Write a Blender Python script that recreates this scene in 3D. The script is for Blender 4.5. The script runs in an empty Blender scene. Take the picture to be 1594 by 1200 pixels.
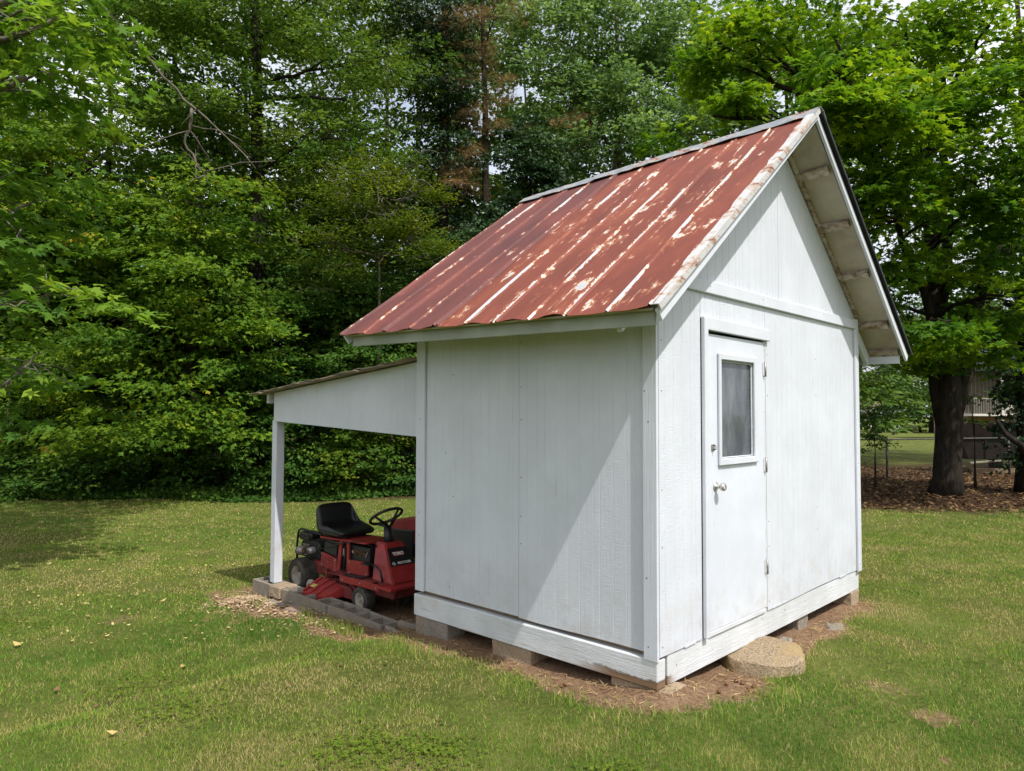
import bpy, bmesh, math, random
import numpy as np
from mathutils import Vector, Matrix

# ------------------------------------------------------------------ camera, sky, sun, exposure
S = bpy.context.scene
COL = S.collection
cam_d = bpy.data.cameras.new('camera'); cam = bpy.data.objects.new('camera', cam_d); COL.objects.link(cam)
CAM = Vector((-3.7383, -2.3738, 1.649))
RT = Vector((0.69307347, -0.72086158, 0.00278351)); UP = Vector((-0.03000189, -0.02498693, 0.99923748)); FW = Vector((0.72024235, 0.6926285, 0.03894499))
cam.matrix_world = Matrix(((RT.x, UP.x, -FW.x, CAM.x), (RT.y, UP.y, -FW.y, CAM.y), (RT.z, UP.z, -FW.z, CAM.z), (0, 0, 0, 1)))
cam_d.sensor_width = 36; cam_d.sensor_fit = 'HORIZONTAL'; cam_d.lens = 1113.59 / 1594 * 36
cam_d.clip_start = 0.05; cam_d.clip_end = 2000
S.camera = cam

SUN_TO = Vector((-1.0, -4.6, 6.75)).normalized()
world = bpy.data.worlds.new('World'); S.world = world; world.use_nodes = True
wn = world.node_tree.nodes; wl = world.node_tree.links
bg = wn['Background']; sky = wn.new('ShaderNodeTexSky'); sky.sky_type = 'NISHITA'; sky.sun_disc = False
sky.sun_elevation = math.asin(SUN_TO.z); sky.sun_rotation = math.atan2(SUN_TO.x, SUN_TO.y)
sky.air_density = 1.0; sky.dust_density = 4.0; sky.ozone_density = 1.0
wtc = wn.new('ShaderNodeTexCoord'); wno = wn.new('ShaderNodeTexNoise'); wno.inputs['Scale'].default_value = 2.6; wno.inputs['Detail'].default_value = 6; wno.inputs['Roughness'].default_value = 0.55
wl.new(wtc.outputs['Generated'], wno.inputs['Vector']); wmr = wn.new('ShaderNodeMapRange'); wmr.interpolation_type = 'SMOOTHSTEP'
for k_, v_ in (('From Min', 0.36), ('From Max', 0.60), ('To Min', 0.35), ('To Max', 0.97)): wmr.inputs[k_].default_value = v_
wl.new(wno.outputs['Fac'], wmr.inputs['Value']); wmx = wn.new('ShaderNodeMix'); wmx.data_type = 'RGBA'; wmx.inputs[7].default_value = (5.2, 5.35, 5.55, 1)   # broken bright cloud over the blue
wl.new(wmr.outputs[0], wmx.inputs[0]); wl.new(sky.outputs[0], wmx.inputs[6])
wl.new(wmx.outputs[2], bg.inputs[0]); bg.inputs[1].default_value = 0.15
sd = bpy.data.lights.new('sun', 'SUN'); sd.energy = 3.4; sd.angle = math.radians(0.6); sd.color = (1.0, 0.955, 0.89)
so = bpy.data.objects.new('sun', sd); COL.objects.link(so)
so.rotation_euler = SUN_TO.to_track_quat('Z', 'Y').to_euler()
S.view_settings.view_transform = 'Standard'; S.view_settings.look = 'None'; S.view_settings.gamma = 1.0
S.view_settings.use_curve_mapping = False; S.view_settings.exposure = 0.5
S.cycles.max_bounces = 4; S.cycles.diffuse_bounces = 2; S.cycles.glossy_bounces = 2; S.cycles.transmission_bounces = 3
S.cycles.transparent_max_bounces = 6; S.cycles.caustics_reflective = False; S.cycles.caustics_refractive = False
S.cycles.use_denoising = True
S.cycles.sample_clamp_indirect = 6.0

# ------------------------------------------------------------------ helpers
rng = np.random.default_rng(11); random.seed(5)
def nrm(v): return v / np.maximum(np.linalg.norm(v, axis=-1, keepdims=True), 1e-9)
def hash2(ix, iy, seed):
    h = (ix.astype(np.int64) * 374761393 + iy.astype(np.int64) * 668265263 + seed * 974711) & 0x7fffffff
    h = ((h ^ (h >> 13)) * 1274126177) & 0x7fffffff
    return ((h ^ (h >> 16)) & 0xffff) / 65535.0
def vnoise(x, y, sc, seed=0):
    x = np.asarray(x, float) * sc; y = np.asarray(y, float) * sc
    ix = np.floor(x); iy = np.floor(y); fx = x - ix; fy = y - iy
    fx = fx * fx * (3 - 2 * fx); fy = fy * fy * (3 - 2 * fy)
    a = hash2(ix, iy, seed); b = hash2(ix + 1, iy, seed); c = hash2(ix, iy + 1, seed); d = hash2(ix + 1, iy + 1, seed)
    return (a * (1 - fx) + b * fx) * (1 - fy) + (c * (1 - fx) + d * fx) * fy
def fbm(x, y, sc, seed=0): return 0.55 * vnoise(x, y, sc, seed) + 0.3 * vnoise(x, y, sc * 2.1, seed + 7) + 0.15 * vnoise(x, y, sc * 4.3, seed + 13)
def sstep(a, b, x): t = np.clip((x - a) / (b - a), 0, 1); return t * t * (3 - 2 * t)

def tag(o, label=None, cat=None, group=None, kind=None):
    if label: o['label'] = label
    if cat: o['category'] = cat
    if group: o['group'] = group
    if kind: o['kind'] = kind
    return o
WORLDROOT = {}
def thing(name, label, cat, loc=(0, 0, 0), group=None, local=False):
    o = bpy.data.objects.new(name, None); COL.objects.link(o); o.location = loc; o.empty_display_size = 0.1
    tag(o, label, cat, group)
    if not local: WORLDROOT[o] = Matrix.Translation(-Vector(loc))
    return o
def adopt(o, parent):
    if parent is not None:
        o.parent = parent
        if parent in WORLDROOT: o.matrix_parent_inverse = WORLDROOT[parent]
    return o
def add(name, me, mat=None, parent=None):
    o = bpy.data.objects.new(name, me); COL.objects.link(o)
    if mat is not None and len(me.materials) == 0: me.materials.append(mat)
    return adopt(o, parent)
def mesh_np(name, v, tris, tint=None, smooth=False):
    v = np.asarray(v, np.float32); tris = np.asarray(tris, np.int32)
    me = bpy.data.meshes.new(name); n = len(tris); k = tris.shape[1]
    me.vertices.add(len(v)); me.vertices.foreach_set('co', v.ravel())
    me.loops.add(n * k); me.loops.foreach_set('vertex_index', tris.ravel())
    me.polygons.add(n); me.polygons.foreach_set('loop_start', np.arange(0, n * k, k, dtype=np.int32))
    me.polygons.foreach_set('use_smooth', np.full(n, smooth, dtype=bool))
    me.update(calc_edges=True)
    if tint is not None:
        a = me.attributes.new('tint', 'FLOAT', 'FACE'); a.data.foreach_set('value', np.asarray(tint, np.float32))
    return me
def mesh_py(name, v, f, smooth=False):
    me = bpy.data.meshes.new(name); me.from_pydata([tuple(p) for p in v], [], f); me.update()
    if smooth: me.polygons.foreach_set('use_smooth', [True] * len(me.polygons))
    return me
def bm_mesh(name, bm, smooth=False):
    me = bpy.data.meshes.new(name); bm.to_mesh(me); bm.free()
    if smooth: me.polygons.foreach_set('use_smooth', [True] * len(me.polygons))
    return me
def box_bm(size, center=(0, 0, 0), rot=None, bev=0.004, bm=None, seg=1):
    b = bmesh.new() ; bmesh.ops.create_cube(b, size=1.0)
    for v in b.verts: v.co = Vector((v.co.x * size[0], v.co.y * size[1], v.co.z * size[2]))
    bv = min(bev, min(size) * 0.4)
    if bv > 0: bmesh.ops.bevel(b, geom=list(b.edges), offset=bv, segments=seg, affect='EDGES', profile=0.5)
    M = Matrix.Translation(center) @ (rot.to_4x4() if rot is not None else Matrix())
    b.transform(M)
    if bm is None: return b
    t = bpy.data.meshes.new('t'); b.to_mesh(t); b.free(); bm.from_mesh(t); bpy.data.meshes.remove(t); return bm
def box(name, size, center, mat, parent=None, rot=None, bev=0.004, seg=1):
    return add(name, bm_mesh(name, box_bm(size, center, rot, bev, seg=seg)), mat, parent)
def bar_bm(p, q, w, h, bev=0.003, bm=None, roll=0.0):
    p = Vector(p); q = Vector(q); d = q - p
    R = d.to_track_quat('X', 'Z').to_matrix() @ Matrix.Rotation(roll, 3, 'X')
    return box_bm((d.length, w, h), (p + q) / 2, R, bev, bm)
def bar(name, p, q, w, h, mat, parent=None, bev=0.003, roll=0.0): return add(name, bm_mesh(name, bar_bm(p, q, w, h, bev, None, roll)), mat, parent)
def prism_bm(poly, axis, a, b, bev=0.003, bm0=None):
    """poly: 2D outline; extruded along axis from a to b"""
    m = bmesh.new(); n = len(poly)
    def P(u, v, t): return {0: (t, u, v), 1: (u, t, v), 2: (u, v, t)}[axis]
    A = [m.verts.new(P(u, v, a)) for u, v in poly]; B = [m.verts.new(P(u, v, b)) for u, v in poly]
    m.faces.new(A); m.faces.new(B[::-1])
    for i in range(n): m.faces.new((A[i], B[i], B[(i + 1) % n], A[(i + 1) % n]))
    bmesh.ops.recalc_face_normals(m, faces=m.faces)
    if bev: bmesh.ops.bevel(m, geom=list(m.edges), offset=bev, segments=1, affect='EDGES')
    if bm0 is None: return m
    t = bpy.data.meshes.new('t'); m.to_mesh(t); m.free(); bm0.from_mesh(t); bpy.data.meshes.remove(t); return bm0
def prism(name, poly, axis, a, b, mat, parent=None, bev=0.003): return add(name, bm_mesh(name, prism_bm(poly, axis, a, b, bev)), mat, parent)
def tube_np(pts, rad, n=8, wob=0.0, seed=0, cap=True):
    pts = np.asarray(pts, float); m = len(pts); rad = np.broadcast_to(np.asarray(rad, float), (m,))
    tan = np.gradient(pts, axis=0); tan = nrm(tan)
    ref = np.array([0.31, 0.17, 1.0]) if abs(nrm(pts[-1] - pts[0])[2]) < 0.8 else np.array([1.0, 0.2, 0.1])
    a = nrm(np.cross(tan, ref)); b = np.cross(tan, a)
    th = np.linspace(0, 2 * np.pi, n, endpoint=False); r_ = np.random.default_rng(seed)
    rr = rad[:, None] * (1 + wob * (r_.random((m, n)) - 0.5))
    v = pts[:, None, :] + rr[..., None] * (np.cos(th)[None, :, None] * a[:, None, :] + np.sin(th)[None, :, None] * b[:, None, :])
    i = np.arange(m - 1)[:, None] * n; j = np.arange(n)[None, :]; j2 = (j + 1) % n
    q = np.stack([i + j, i + j2, i + n + j2, i + n + j], -1).reshape(-1, 4)
    t = np.concatenate([q[:, [0, 1, 2]], q[:, [0, 2, 3]]]); v = v.reshape(-1, 3)
    if cap:
        v = np.vstack([v, pts[0], pts[-1]]); c0, c1 = len(v) - 2, len(v) - 1; jj = np.arange(n); k = (m - 1) * n
        t = np.vstack([t, np.stack([jj * 0 + c0, (jj + 1) % n, jj], -1), np.stack([jj * 0 + c1, k + jj, k + (jj + 1) % n], -1)])
    return v, t
def merge_np(parts):
    vs, ts, o = [], [], 0
    for v, t in parts: vs.append(v); ts.append(np.asarray(t) + o); o += len(v)
    return np.vstack(vs), np.vstack(ts)
def tube(name, pts, rad, mat, parent=None, n=10): v, t = tube_np(pts, rad, n); return add(name, mesh_np(name, v, t, smooth=True), mat, parent)
def lathe_np(prof, n=24, axis='z', center=(0, 0, 0)):
    """prof: list of (radius, height) revolved"""
    prof = np.asarray(prof, float); th = np.linspace(0, 2 * np.pi, n, endpoint=False)
    x = prof[:, 0, None] * np.cos(th); y = prof[:, 0, None] * np.sin(th); z = np.repeat(prof[:, 1, None], n, 1)
    v = np.stack({'z': (x, y, z), 'y': (x, z, y), 'x': (z, x, y)}[axis], -1).reshape(-1, 3) + np.array(center); m = len(prof)
    i = np.arange(m - 1)[:, None] * n; j = np.arange(n)[None, :]; j2 = (j + 1) % n
    q = np.stack([i + j, i + j2, i + n + j2, i + n + j], -1).reshape(-1, 4)
    return v, np.concatenate([q[:, [0, 1, 2]], q[:, [0, 2, 3]]])
def smooth_by_angle(o, deg=40):
    me = o.data; me.polygons.foreach_set('use_smooth', [True] * len(me.polygons)); me.set_sharp_from_angle(angle=math.radians(deg)); return o

# ------------------------------------------------------------------ materials
class NT:
    def __init__(s, name, rough=0.7, spec=0.3):
        s.m = bpy.data.materials.new(name); s.m.use_nodes = True; s.t = s.m.node_tree; s.n = s.t.nodes
        s.b = s.n['Principled BSDF']; s.b.inputs['Roughness'].default_value = rough; s.b.inputs['Specular IOR Level'].default_value = spec
        s.tc = s.n.new('ShaderNodeTexCoord')
    def link(s, a, b): s.t.links.new(a, b)
    def vec(s, scale=(1, 1, 1), src='Object', rot=(0, 0, 0), loc=(0, 0, 0)):
        mp = s.n.new('ShaderNodeMapping'); mp.inputs['Scale'].default_value = scale; mp.inputs['Rotation'].default_value = rot; mp.inputs['Location'].default_value = loc
        if src == 'UV': u = s.n.new('ShaderNodeUVMap'); s.link(u.outputs[0], mp.inputs[0])
        else: s.link(s.tc.outputs[src], mp.inputs[0])
        return mp.outputs[0]
    def noise(s, scale=5, detail=4, rough=0.55, vec=None, dist=0.0):
        x = s.n.new('ShaderNodeTexNoise'); x.inputs['Scale'].default_value = scale; x.inputs['Detail'].default_value = detail
        x.inputs['Roughness'].default_value = rough; x.inputs['Distortion'].default_value = dist
        s.link(vec if vec is not None else s.tc.outputs['Object'], x.inputs['Vector']); return x.outputs['Fac']
    def voro(s, scale=5, vec=None, feat='F1'):
        x = s.n.new('ShaderNodeTexVoronoi'); x.feature = feat; x.inputs['Scale'].default_value = scale
        s.link(vec if vec is not None else s.tc.outputs['Object'], x.inputs['Vector']); return x.outputs[0]
    def ramp(s, f, stops):
        r = s.n.new('ShaderNodeValToRGB'); e = r.color_ramp.elements
        while len(e) < len(stops): e.new(0.5)
        for i, (p, c) in enumerate(stops): e[i].position = p; e[i].color = (*c, 1) if len(c) == 3 else c
        s.link(f, r.inputs[0]); return r.outputs[0]
    def val(s, f, a, b):  # smooth threshold
        r = s.n.new('ShaderNodeMapRange'); r.interpolation_type = 'SMOOTHSTEP'; r.inputs['From Min'].default_value = a; r.inputs['From Max'].default_value = b
        s.link(f, r.inputs['Value']); return r.outputs[0]
    def math(s, op, a, b=None):
        m = s.n.new('ShaderNodeMath'); m.operation = op
        for i, x in enumerate((a, b)):
            if x is None: continue
            if isinstance(x, (int, float)): m.inputs[i].default_value = x
            else: s.link(x, m.inputs[i])
        return m.outputs[0]
    def mix(s, f, a, b, mode='MIX'):
        m = s.n.new('ShaderNodeMix'); m.data_type = 'RGBA'; m.blend_type = mode
        for sock, x in ((m.inputs[0], f), (m.inputs[6], a), (m.inputs[7], b)):
            if isinstance(x, (int, float)): sock.default_value = x
            elif isinstance(x, tuple): sock.default_value = (*x, 1)
            else: s.link(x, sock)
        return m.outputs[2]
    def attr(s, name):
        a = s.n.new('ShaderNodeAttribute'); a.attribute_name = name; return a.outputs['Fac']
    def bump(s, h, strength=0.3, dist=0.01):
        b = s.n.new('ShaderNodeBump'); b.inputs['Strength'].default_value = strength; b.inputs['Distance'].default_value = dist
        s.link(h, b.inputs['Height']); s.link(b.outputs[0], s.b.inputs['Normal']); return b
    def color(s, c):
        if isinstance(c, tuple): s.b.inputs['Base Color'].default_value = (*c, 1)
        else: s.link(c, s.b.inputs['Base Color'])
    def roughness(s, c): s.link(c, s.b.inputs['Roughness'])

def m_plain(name, c, rough=0.6, spec=0.3, metal=0.0, var=0.25, scale=12, bump=0.1):
    t = NT(name, rough, spec); f = t.noise(scale, 5, 0.6)
    d = tuple(x * (1 - var) for x in c); l = tuple(min(1, x * (1 + var)) for x in c)
    t.color(t.ramp(f, [(0.3, d), (0.7, l)])); t.b.inputs['Metallic'].default_value = metal
    if bump: t.bump(t.noise(scale * 5, 3), bump, 0.004)
    return t.m

def m_paint(name, base, saw=True, dirt=0.5):
    """old white exterior paint on rough-sawn boards, grain running vertically"""
    t = NT(name, 0.55, 0.3)
    blot = t.noise(2.2, 5, 0.6); c = t.mix(t.val(blot, 0.35, 0.75), tuple(x * 0.93 for x in base), tuple(min(1, x * 1.03) for x in base))
    grain = t.noise(1.0, 6, 0.7, t.vec((70, 70, 2.2))); sawn = t.noise(1.0, 3, 0.6, t.vec((12, 12, 150)))
    crack = t.val(t.noise(1.0, 5, 0.75, t.vec((95, 95, 4.5), loc=(3, 1, 7))), 0.66, 0.74)
    c = t.mix(t.math('MULTIPLY', t.val(grain, 0.50, 0.72), 0.13), c, tuple(x * 0.62 for x in base)); c = t.mix(t.math('MULTIPLY', crack, 0.6), c, (0.30, 0.30, 0.30))
    low = t.n.new('ShaderNodeSeparateXYZ'); t.link(t.tc.outputs['Object'], low.inputs[0]); splash = t.math('MULTIPLY', t.val(low.outputs[2], 0.75, 0.15), t.val(t.noise(6, 6, 0.7), 0.42, 0.7)); c = t.mix(t.math('MULTIPLY', splash, 0.35), c, (0.40, 0.33, 0.25))
    spots = t.val(t.noise(1.0, 6, 0.7, t.vec((9, 9, 5), loc=(9, 4, 2))), 0.69, 0.73)
    c = t.mix(t.math('MULTIPLY', spots, dirt), c, (0.36, 0.31, 0.25))
    t.color(c); h = t.math('ADD', t.math('MULTIPLY', grain, 0.7), t.math('MULTIPLY', sawn, 0.5 if saw else 0.1))
    h = t.math('SUBTRACT', h, t.math('MULTIPLY', crack, 0.8)); t.bump(h, 0.6, 0.008); return t.m
M = {}
M['paint'] = m_paint('white_paint_siding', (0.61, 0.64, 0.705), True, 0.25)
M['trim'] = m_paint('white_paint_trim', (0.62, 0.65, 0.715), False, 0.5)
M['door'] = m_paint('white_paint_door', (0.635, 0.67, 0.745), False, 0.15)
def m_sill():
    t = NT('weathered_white_sill', 0.65, 0.2)
    g = t.noise(1.0, 7, 0.75, t.vec((3.0, 3.0, 40))); c = t.mix(t.val(t.noise(3, 5), 0.3, 0.7), (0.53, 0.55, 0.565), (0.63, 0.655, 0.69))
    c = t.mix(t.math('MULTIPLY', t.val(g, 0.55, 0.72), 0.6), c, (0.47, 0.46, 0.42))
    rust = t.val(t.noise(2.3, 5, 0.6, t.vec((1, 1, 1), loc=(2, 5, 1))), 0.60, 0.78); c = t.mix(t.math('MULTIPLY', rust, 0.5), c, (0.50, 0.42, 0.33))
    kn = t.val(t.voro(1.0, t.vec((1.3, 1.3, 3.2))), 0.085, 0.06); c = t.mix(t.math('MULTIPLY', kn, 0.4), c, (0.40, 0.37, 0.33))
    low = t.n.new('ShaderNodeSeparateXYZ'); t.link(t.tc.outputs['Object'], low.inputs[0]); rot = t.math('MULTIPLY', t.val(t.math('ADD', low.outputs[2], t.math('MULTIPLY', t.noise(5, 5, 0.7), 0.10)), 0.105, 0.085), t.val(t.math('ADD', low.outputs[1], t.math('MULTIPLY', low.outputs[0], 3.0)), 0.65, 0.25)); c = t.mix(rot, c, t.mix(g, (0.10, 0.055, 0.03), (0.30, 0.20, 0.12)))
    c = t.mix(t.math('MULTIPLY', t.val(g, 0.62, 0.7), 0.6), c, (0.28, 0.25, 0.21)); t.color(c); t.bump(t.math('SUBTRACT', t.math('SUBTRACT', g, kn), rot), 0.8, 0.008); return t.m
M['sill'] = m_sill()
def m_soffit():
    t = NT('stained_soffit_boards', 0.75, 0.15); st = t.noise(2.6, 6, 0.65); c = t.mix(t.val(st, 0.35, 0.75), (0.47, 0.42, 0.34), (0.33, 0.28, 0.215))
    c = t.mix(t.math('MULTIPLY', t.val(t.noise(9, 5, 0.7), 0.62, 0.75), 0.7), c, (0.22, 0.15, 0.09)); t.color(c); t.bump(t.noise(30, 4), 0.2, 0.004); return t.m
M['soffit'] = m_soffit()
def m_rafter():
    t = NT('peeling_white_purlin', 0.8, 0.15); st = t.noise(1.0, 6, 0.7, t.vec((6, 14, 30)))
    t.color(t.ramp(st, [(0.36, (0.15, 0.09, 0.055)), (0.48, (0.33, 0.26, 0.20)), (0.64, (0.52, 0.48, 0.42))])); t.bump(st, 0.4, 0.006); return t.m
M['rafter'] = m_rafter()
M['bare_wood'] = m_plain('weathered_bare_wood', (0.22, 0.16, 0.10), 0.85, 0.1, 0, 0.4, 9, 0.4)
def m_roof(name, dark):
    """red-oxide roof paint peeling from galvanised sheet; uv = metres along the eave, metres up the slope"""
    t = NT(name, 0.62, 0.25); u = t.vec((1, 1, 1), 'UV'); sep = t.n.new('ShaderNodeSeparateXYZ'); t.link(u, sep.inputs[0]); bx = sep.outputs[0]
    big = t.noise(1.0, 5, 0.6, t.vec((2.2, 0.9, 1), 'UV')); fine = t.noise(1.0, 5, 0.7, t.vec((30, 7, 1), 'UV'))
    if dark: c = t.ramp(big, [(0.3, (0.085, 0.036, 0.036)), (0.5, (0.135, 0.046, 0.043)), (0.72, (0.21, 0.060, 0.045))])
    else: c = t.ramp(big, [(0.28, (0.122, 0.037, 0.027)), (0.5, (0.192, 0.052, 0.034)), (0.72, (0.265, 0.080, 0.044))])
    c = t.mix(t.math('MULTIPLY', t.val(fine, 0.45, 0.8), 0.45), c, (0.12, 0.035, 0.03))
    # distance to the nearest rib (every 0.294 m)
    rib = t.math('ABSOLUTE', t.math('SUBTRACT', t.math('FRACT', t.math('ADD', t.math('DIVIDE', bx, 0.2938), 0.5)), 0.5))
    near = t.val(rib, 0.17, 0.01)
    speck = t.noise(1.0, 6, 0.75, t.vec((34, 14, 1), 'UV', loc=(8, 3, 0))); sp = t.math('MULTIPLY', t.math('SUBTRACT', speck, 0.5), 0.30)
    zone = t.noise(1.0, 3, 0.5, t.vec((1.3, 0.9, 1), 'UV', loc=(1.7, 6.1, 0)))
    line = t.math('MULTIPLY', t.val(t.math('ADD', rib, t.math('MULTIPLY', sp, -0.45)), 0.10, 0.02), 0.33)             # paint gone from the crests of the ribs
    run = t.noise(1.0, 4, 0.6, t.vec((3.4, 1.1, 1), 'UV', loc=(2, 9, 0)))
    flak = t.noise(1.0, 5, 0.62, t.vec((6.4, 3.6, 1), 'UV', loc=(4, 2, 0)))                                              # scattered flaked patches
    strk = t.noise(1.0, 5, 0.62, t.vec((24, 2.2, 1), 'UV', loc=(6, 1, 0)))                                               # thin runs down the slope
    a = t.math('ADD', line, t.math('MULTIPLY', run, 0.74)); a = t.math('MAXIMUM', a, t.math('ADD', t.math('MULTIPLY', flak, 1.0), t.math('MULTIPLY', zone, 0.09)))
    a = t.math('MAXIMUM', a, t.math('ADD', t.math('MULTIPLY', strk, 0.82), t.math('MULTIPLY', zone, 0.25))); a = t.math('ADD', a, sp)
    th = 0.675 if not dark else 0.725
    c = t.mix(t.math('MULTIPLY', t.val(a, th - 0.06, th), 0.7), c, (0.36, 0.125, 0.06))          # orange primer halo
    c = t.mix(t.val(a, th, th + 0.012), c, (0.56, 0.49, 0.40))                                 # cream undercoat
    bare = t.val(a, th + 0.03, th + 0.05); c = t.mix(bare, c, t.mix(t.noise(40, 3), (0.28, 0.30, 0.34), (0.52, 0.53, 0.55)))
    t.color(c); t.bump(t.math('ADD', t.math('MULTIPLY', a, -0.6), t.math('MULTIPLY', fine, 0.3)), 0.3, 0.004)
    t.b.inputs['Metallic'].default_value = 0.0; return t.m
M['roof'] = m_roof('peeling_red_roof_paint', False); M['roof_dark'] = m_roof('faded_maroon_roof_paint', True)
def m_flash(name, a, b, cth):
    t = NT(name, 0.6, 0.3); f = t.noise(1.0, 6, 0.7, t.vec((7, 7, 16))); c = t.ramp(f, [(0.38, (0.20, 0.055, 0.04)), (0.44, b), (0.52, a), (0.72, tuple(x * 0.8 for x in a))])
    t.color(c); t.bump(f, 0.3, 0.004); return t.m
M['flash'] = m_flash('flaking_white_flashing', (0.50, 0.50, 0.51), (0.42, 0.33, 0.26), 0.4)
M['ridge'] = m_flash('weathered_grey_ridge_metal', (0.24, 0.26, 0.29), (0.36, 0.34, 0.31), 0.4)
M['tar'] = m_plain('dark_roof_edge', (0.035, 0.037, 0.042), 0.7, 0.2, 0, 0.4, 8)
M['fascia_shaded'] = m_plain('dirty_white_fascia_shaded', (0.34, 0.36, 0.31), 0.7, 0.2, 0, 0.15, 4)  # dirty white board, with the grey-green of the eave shade painted into its colour
M['leanroof'] = m_plain('weathered_lean_to_roofing', (0.27, 0.22, 0.17), 0.75, 0.2, 0, 0.5, 10, 0.3)
M['black'] = m_plain('black_plastic', (0.012, 0.012, 0.014), 0.42, 0.4, 0, 0.3, 8, 0.05)
M['vinyl'] = m_plain('black_vinyl', (0.010, 0.010, 0.012), 0.36, 0.45, 0, 0.3, 20, 0.08)
M['red'] = m_plain('faded_red_enamel', (0.27, 0.022, 0.022), 0.45, 0.4, 0, 0.28, 7, 0.04)
M['red_dusty'] = m_plain('dusty_red_enamel', (0.17, 0.034, 0.030), 0.7, 0.2, 0, 0.5, 9, 0.08)
def m_rubber():
    t = NT('dusty_tyre_rubber', 0.8, 0.2); f = t.noise(14, 5, 0.6); t.color(t.ramp(f, [(0.35, (0.03, 0.028, 0.026)), (0.7, (0.085, 0.075, 0.062))])); t.bump(f, 0.2, 0.004); return t.m
M['rubber'] = m_rubber()
M['rim'] = m_plain('dirty_cream_rim', (0.33, 0.30, 0.25), 0.6, 0.3, 0, 0.35, 12)
M['alu'] = m_plain('grimy_cast_aluminium', (0.34, 0.33, 0.32), 0.45, 0.5, 0.6, 0.4, 30, 0.2)
M['steel'] = m_plain('dull_steel', (0.32, 0.31, 0.30), 0.5, 0.5, 0.7, 0.35, 30, 0.15)
M['rust'] = m_plain('rusty_iron', (0.14, 0.07, 0.04), 0.8, 0.2, 0.1, 0.5, 20, 0.3)
M['white'] = m_plain('white_print', (0.72, 0.72, 0.70), 0.5, 0.3, 0, 0.03, 5, 0)
M['knob'] = m_plain('worn_chrome_knob', (0.62, 0.60, 0.56), 0.25, 0.5, 0.8, 0.2, 30, 0.1)
def m_conc(name, c, moss=0.0):
    t = NT(name, 0.9, 0.1); f = t.noise(4, 6, 0.65); g = t.noise(60, 4, 0.7)
    col = t.mix(t.val(f, 0.3, 0.72), tuple(x * 0.82 for x in c), tuple(x * 1.1 for x in c)); col = t.mix(t.math('MULTIPLY', t.val(g, 0.45, 0.65), 0.75), col, tuple(x * 0.5 for x in c))
    clay = t.val(t.noise(2.5, 4, 0.6, t.vec((1, 1, 1), loc=(4, 4, 4))), 0.55, 0.75); col = t.mix(t.math('MULTIPLY', clay, 0.5), col, (0.34, 0.19, 0.10))
    t.color(col); t.bump(g, 1.0, 0.012); return t.m
M['conc'] = m_conc('old_concrete_block', (0.30, 0.265, 0.22)); M['conc_tan'] = m_conc('tan_concrete_block', (0.40, 0.31, 0.215))
M['paver'] = m_conc('pinkish_paver', (0.38, 0.28, 0.22))
def m_granite():
    t = NT('speckled_stepping_stone', 0.9, 0.12); f = t.noise(70, 4, 0.75); g = t.noise(3.2, 5)
    c = t.ramp(f, [(0.33, (0.07, 0.06, 0.05)), (0.48, (0.27, 0.205, 0.13)), (0.68, (0.43, 0.35, 0.25))]); c = t.mix(t.math('MULTIPLY', t.val(g, 0.45, 0.65), 0.55), c, (0.36, 0.25, 0.105))
    t.color(c); t.bump(f, 0.7, 0.008); return t.m
M['granite'] = m_granite()
def m_glass():
    t = NT('dirty_window_glass', 0.18, 0.5); f = t.noise(1.0, 6, 0.65, t.vec((5, 5, 1.5))); sc = t.noise(1.0, 4, 0.8, t.vec((30, 30, 6), rot=(0, 0.5, 0)))
    c = t.ramp(f, [(0.3, (0.065, 0.08, 0.10)), (0.55, (0.125, 0.142, 0.165)), (0.8, (0.24, 0.25, 0.25))]); c = t.mix(t.math('MULTIPLY', t.val(sc, 0.62, 0.75), 0.3), c, (0.45, 0.46, 0.46))
    t.color(c); t.roughness(t.val(f, 0.3, 1.5)); tr = t.n.new('ShaderNodeBsdfTransparent'); mx = t.n.new('ShaderNodeMixShader'); t.link(t.math('MULTIPLY', t.val(f, 0.75, 0.25), 0.35), mx.inputs[0])
    t.link(t.b.outputs[0], mx.inputs[1]); t.link(tr.outputs[0], mx.inputs[2]); t.link(mx.outputs[0], t.n['Material Output'].inputs[0]); return t.m
M['glass'] = m_glass()
def m_bark(name, a, b):
    t = NT(name, 0.95, 0.08); f = t.noise(1.0, 6, 0.7, t.vec((14, 14, 3.0))); t.color(t.ramp(f, [(0.3, a), (0.68, b)])); t.bump(f, 1.0, 0.03); return t.m
M['bark'] = m_bark('dark_bark', (0.009, 0.0075, 0.006), (0.046, 0.038, 0.031)); M['bark_grey'] = m_bark('grey_bark', (0.07, 0.06, 0.05), (0.24, 0.21, 0.18))
def m_leaf(name, stops, trans=0.35, tb=1.6, rough=0.55, spec=0.12):
    stops = [(p, (min(1, k[0] * 1.12), min(1, k[1] * 1.15), k[2] * 0.9)) for p, k in stops]; t = NT(name, rough, spec); c = t.ramp(t.attr('tint'), stops); t.color(c)
    tl = t.n.new('ShaderNodeBsdfTranslucent'); bright = t.mix(1.0, c, (tb, tb * 0.98, tb * 0.55), 'MULTIPLY'); t.link(bright, tl.inputs[0])
    mx = t.n.new('ShaderNodeMixShader'); mx.inputs[0].default_value = trans; t.link(t.b.outputs[0], mx.inputs[1]); t.link(tl.outputs[0], mx.inputs[2])
    t.link(mx.outputs[0], t.n['Material Output'].inputs[0]); return t.m
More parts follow.
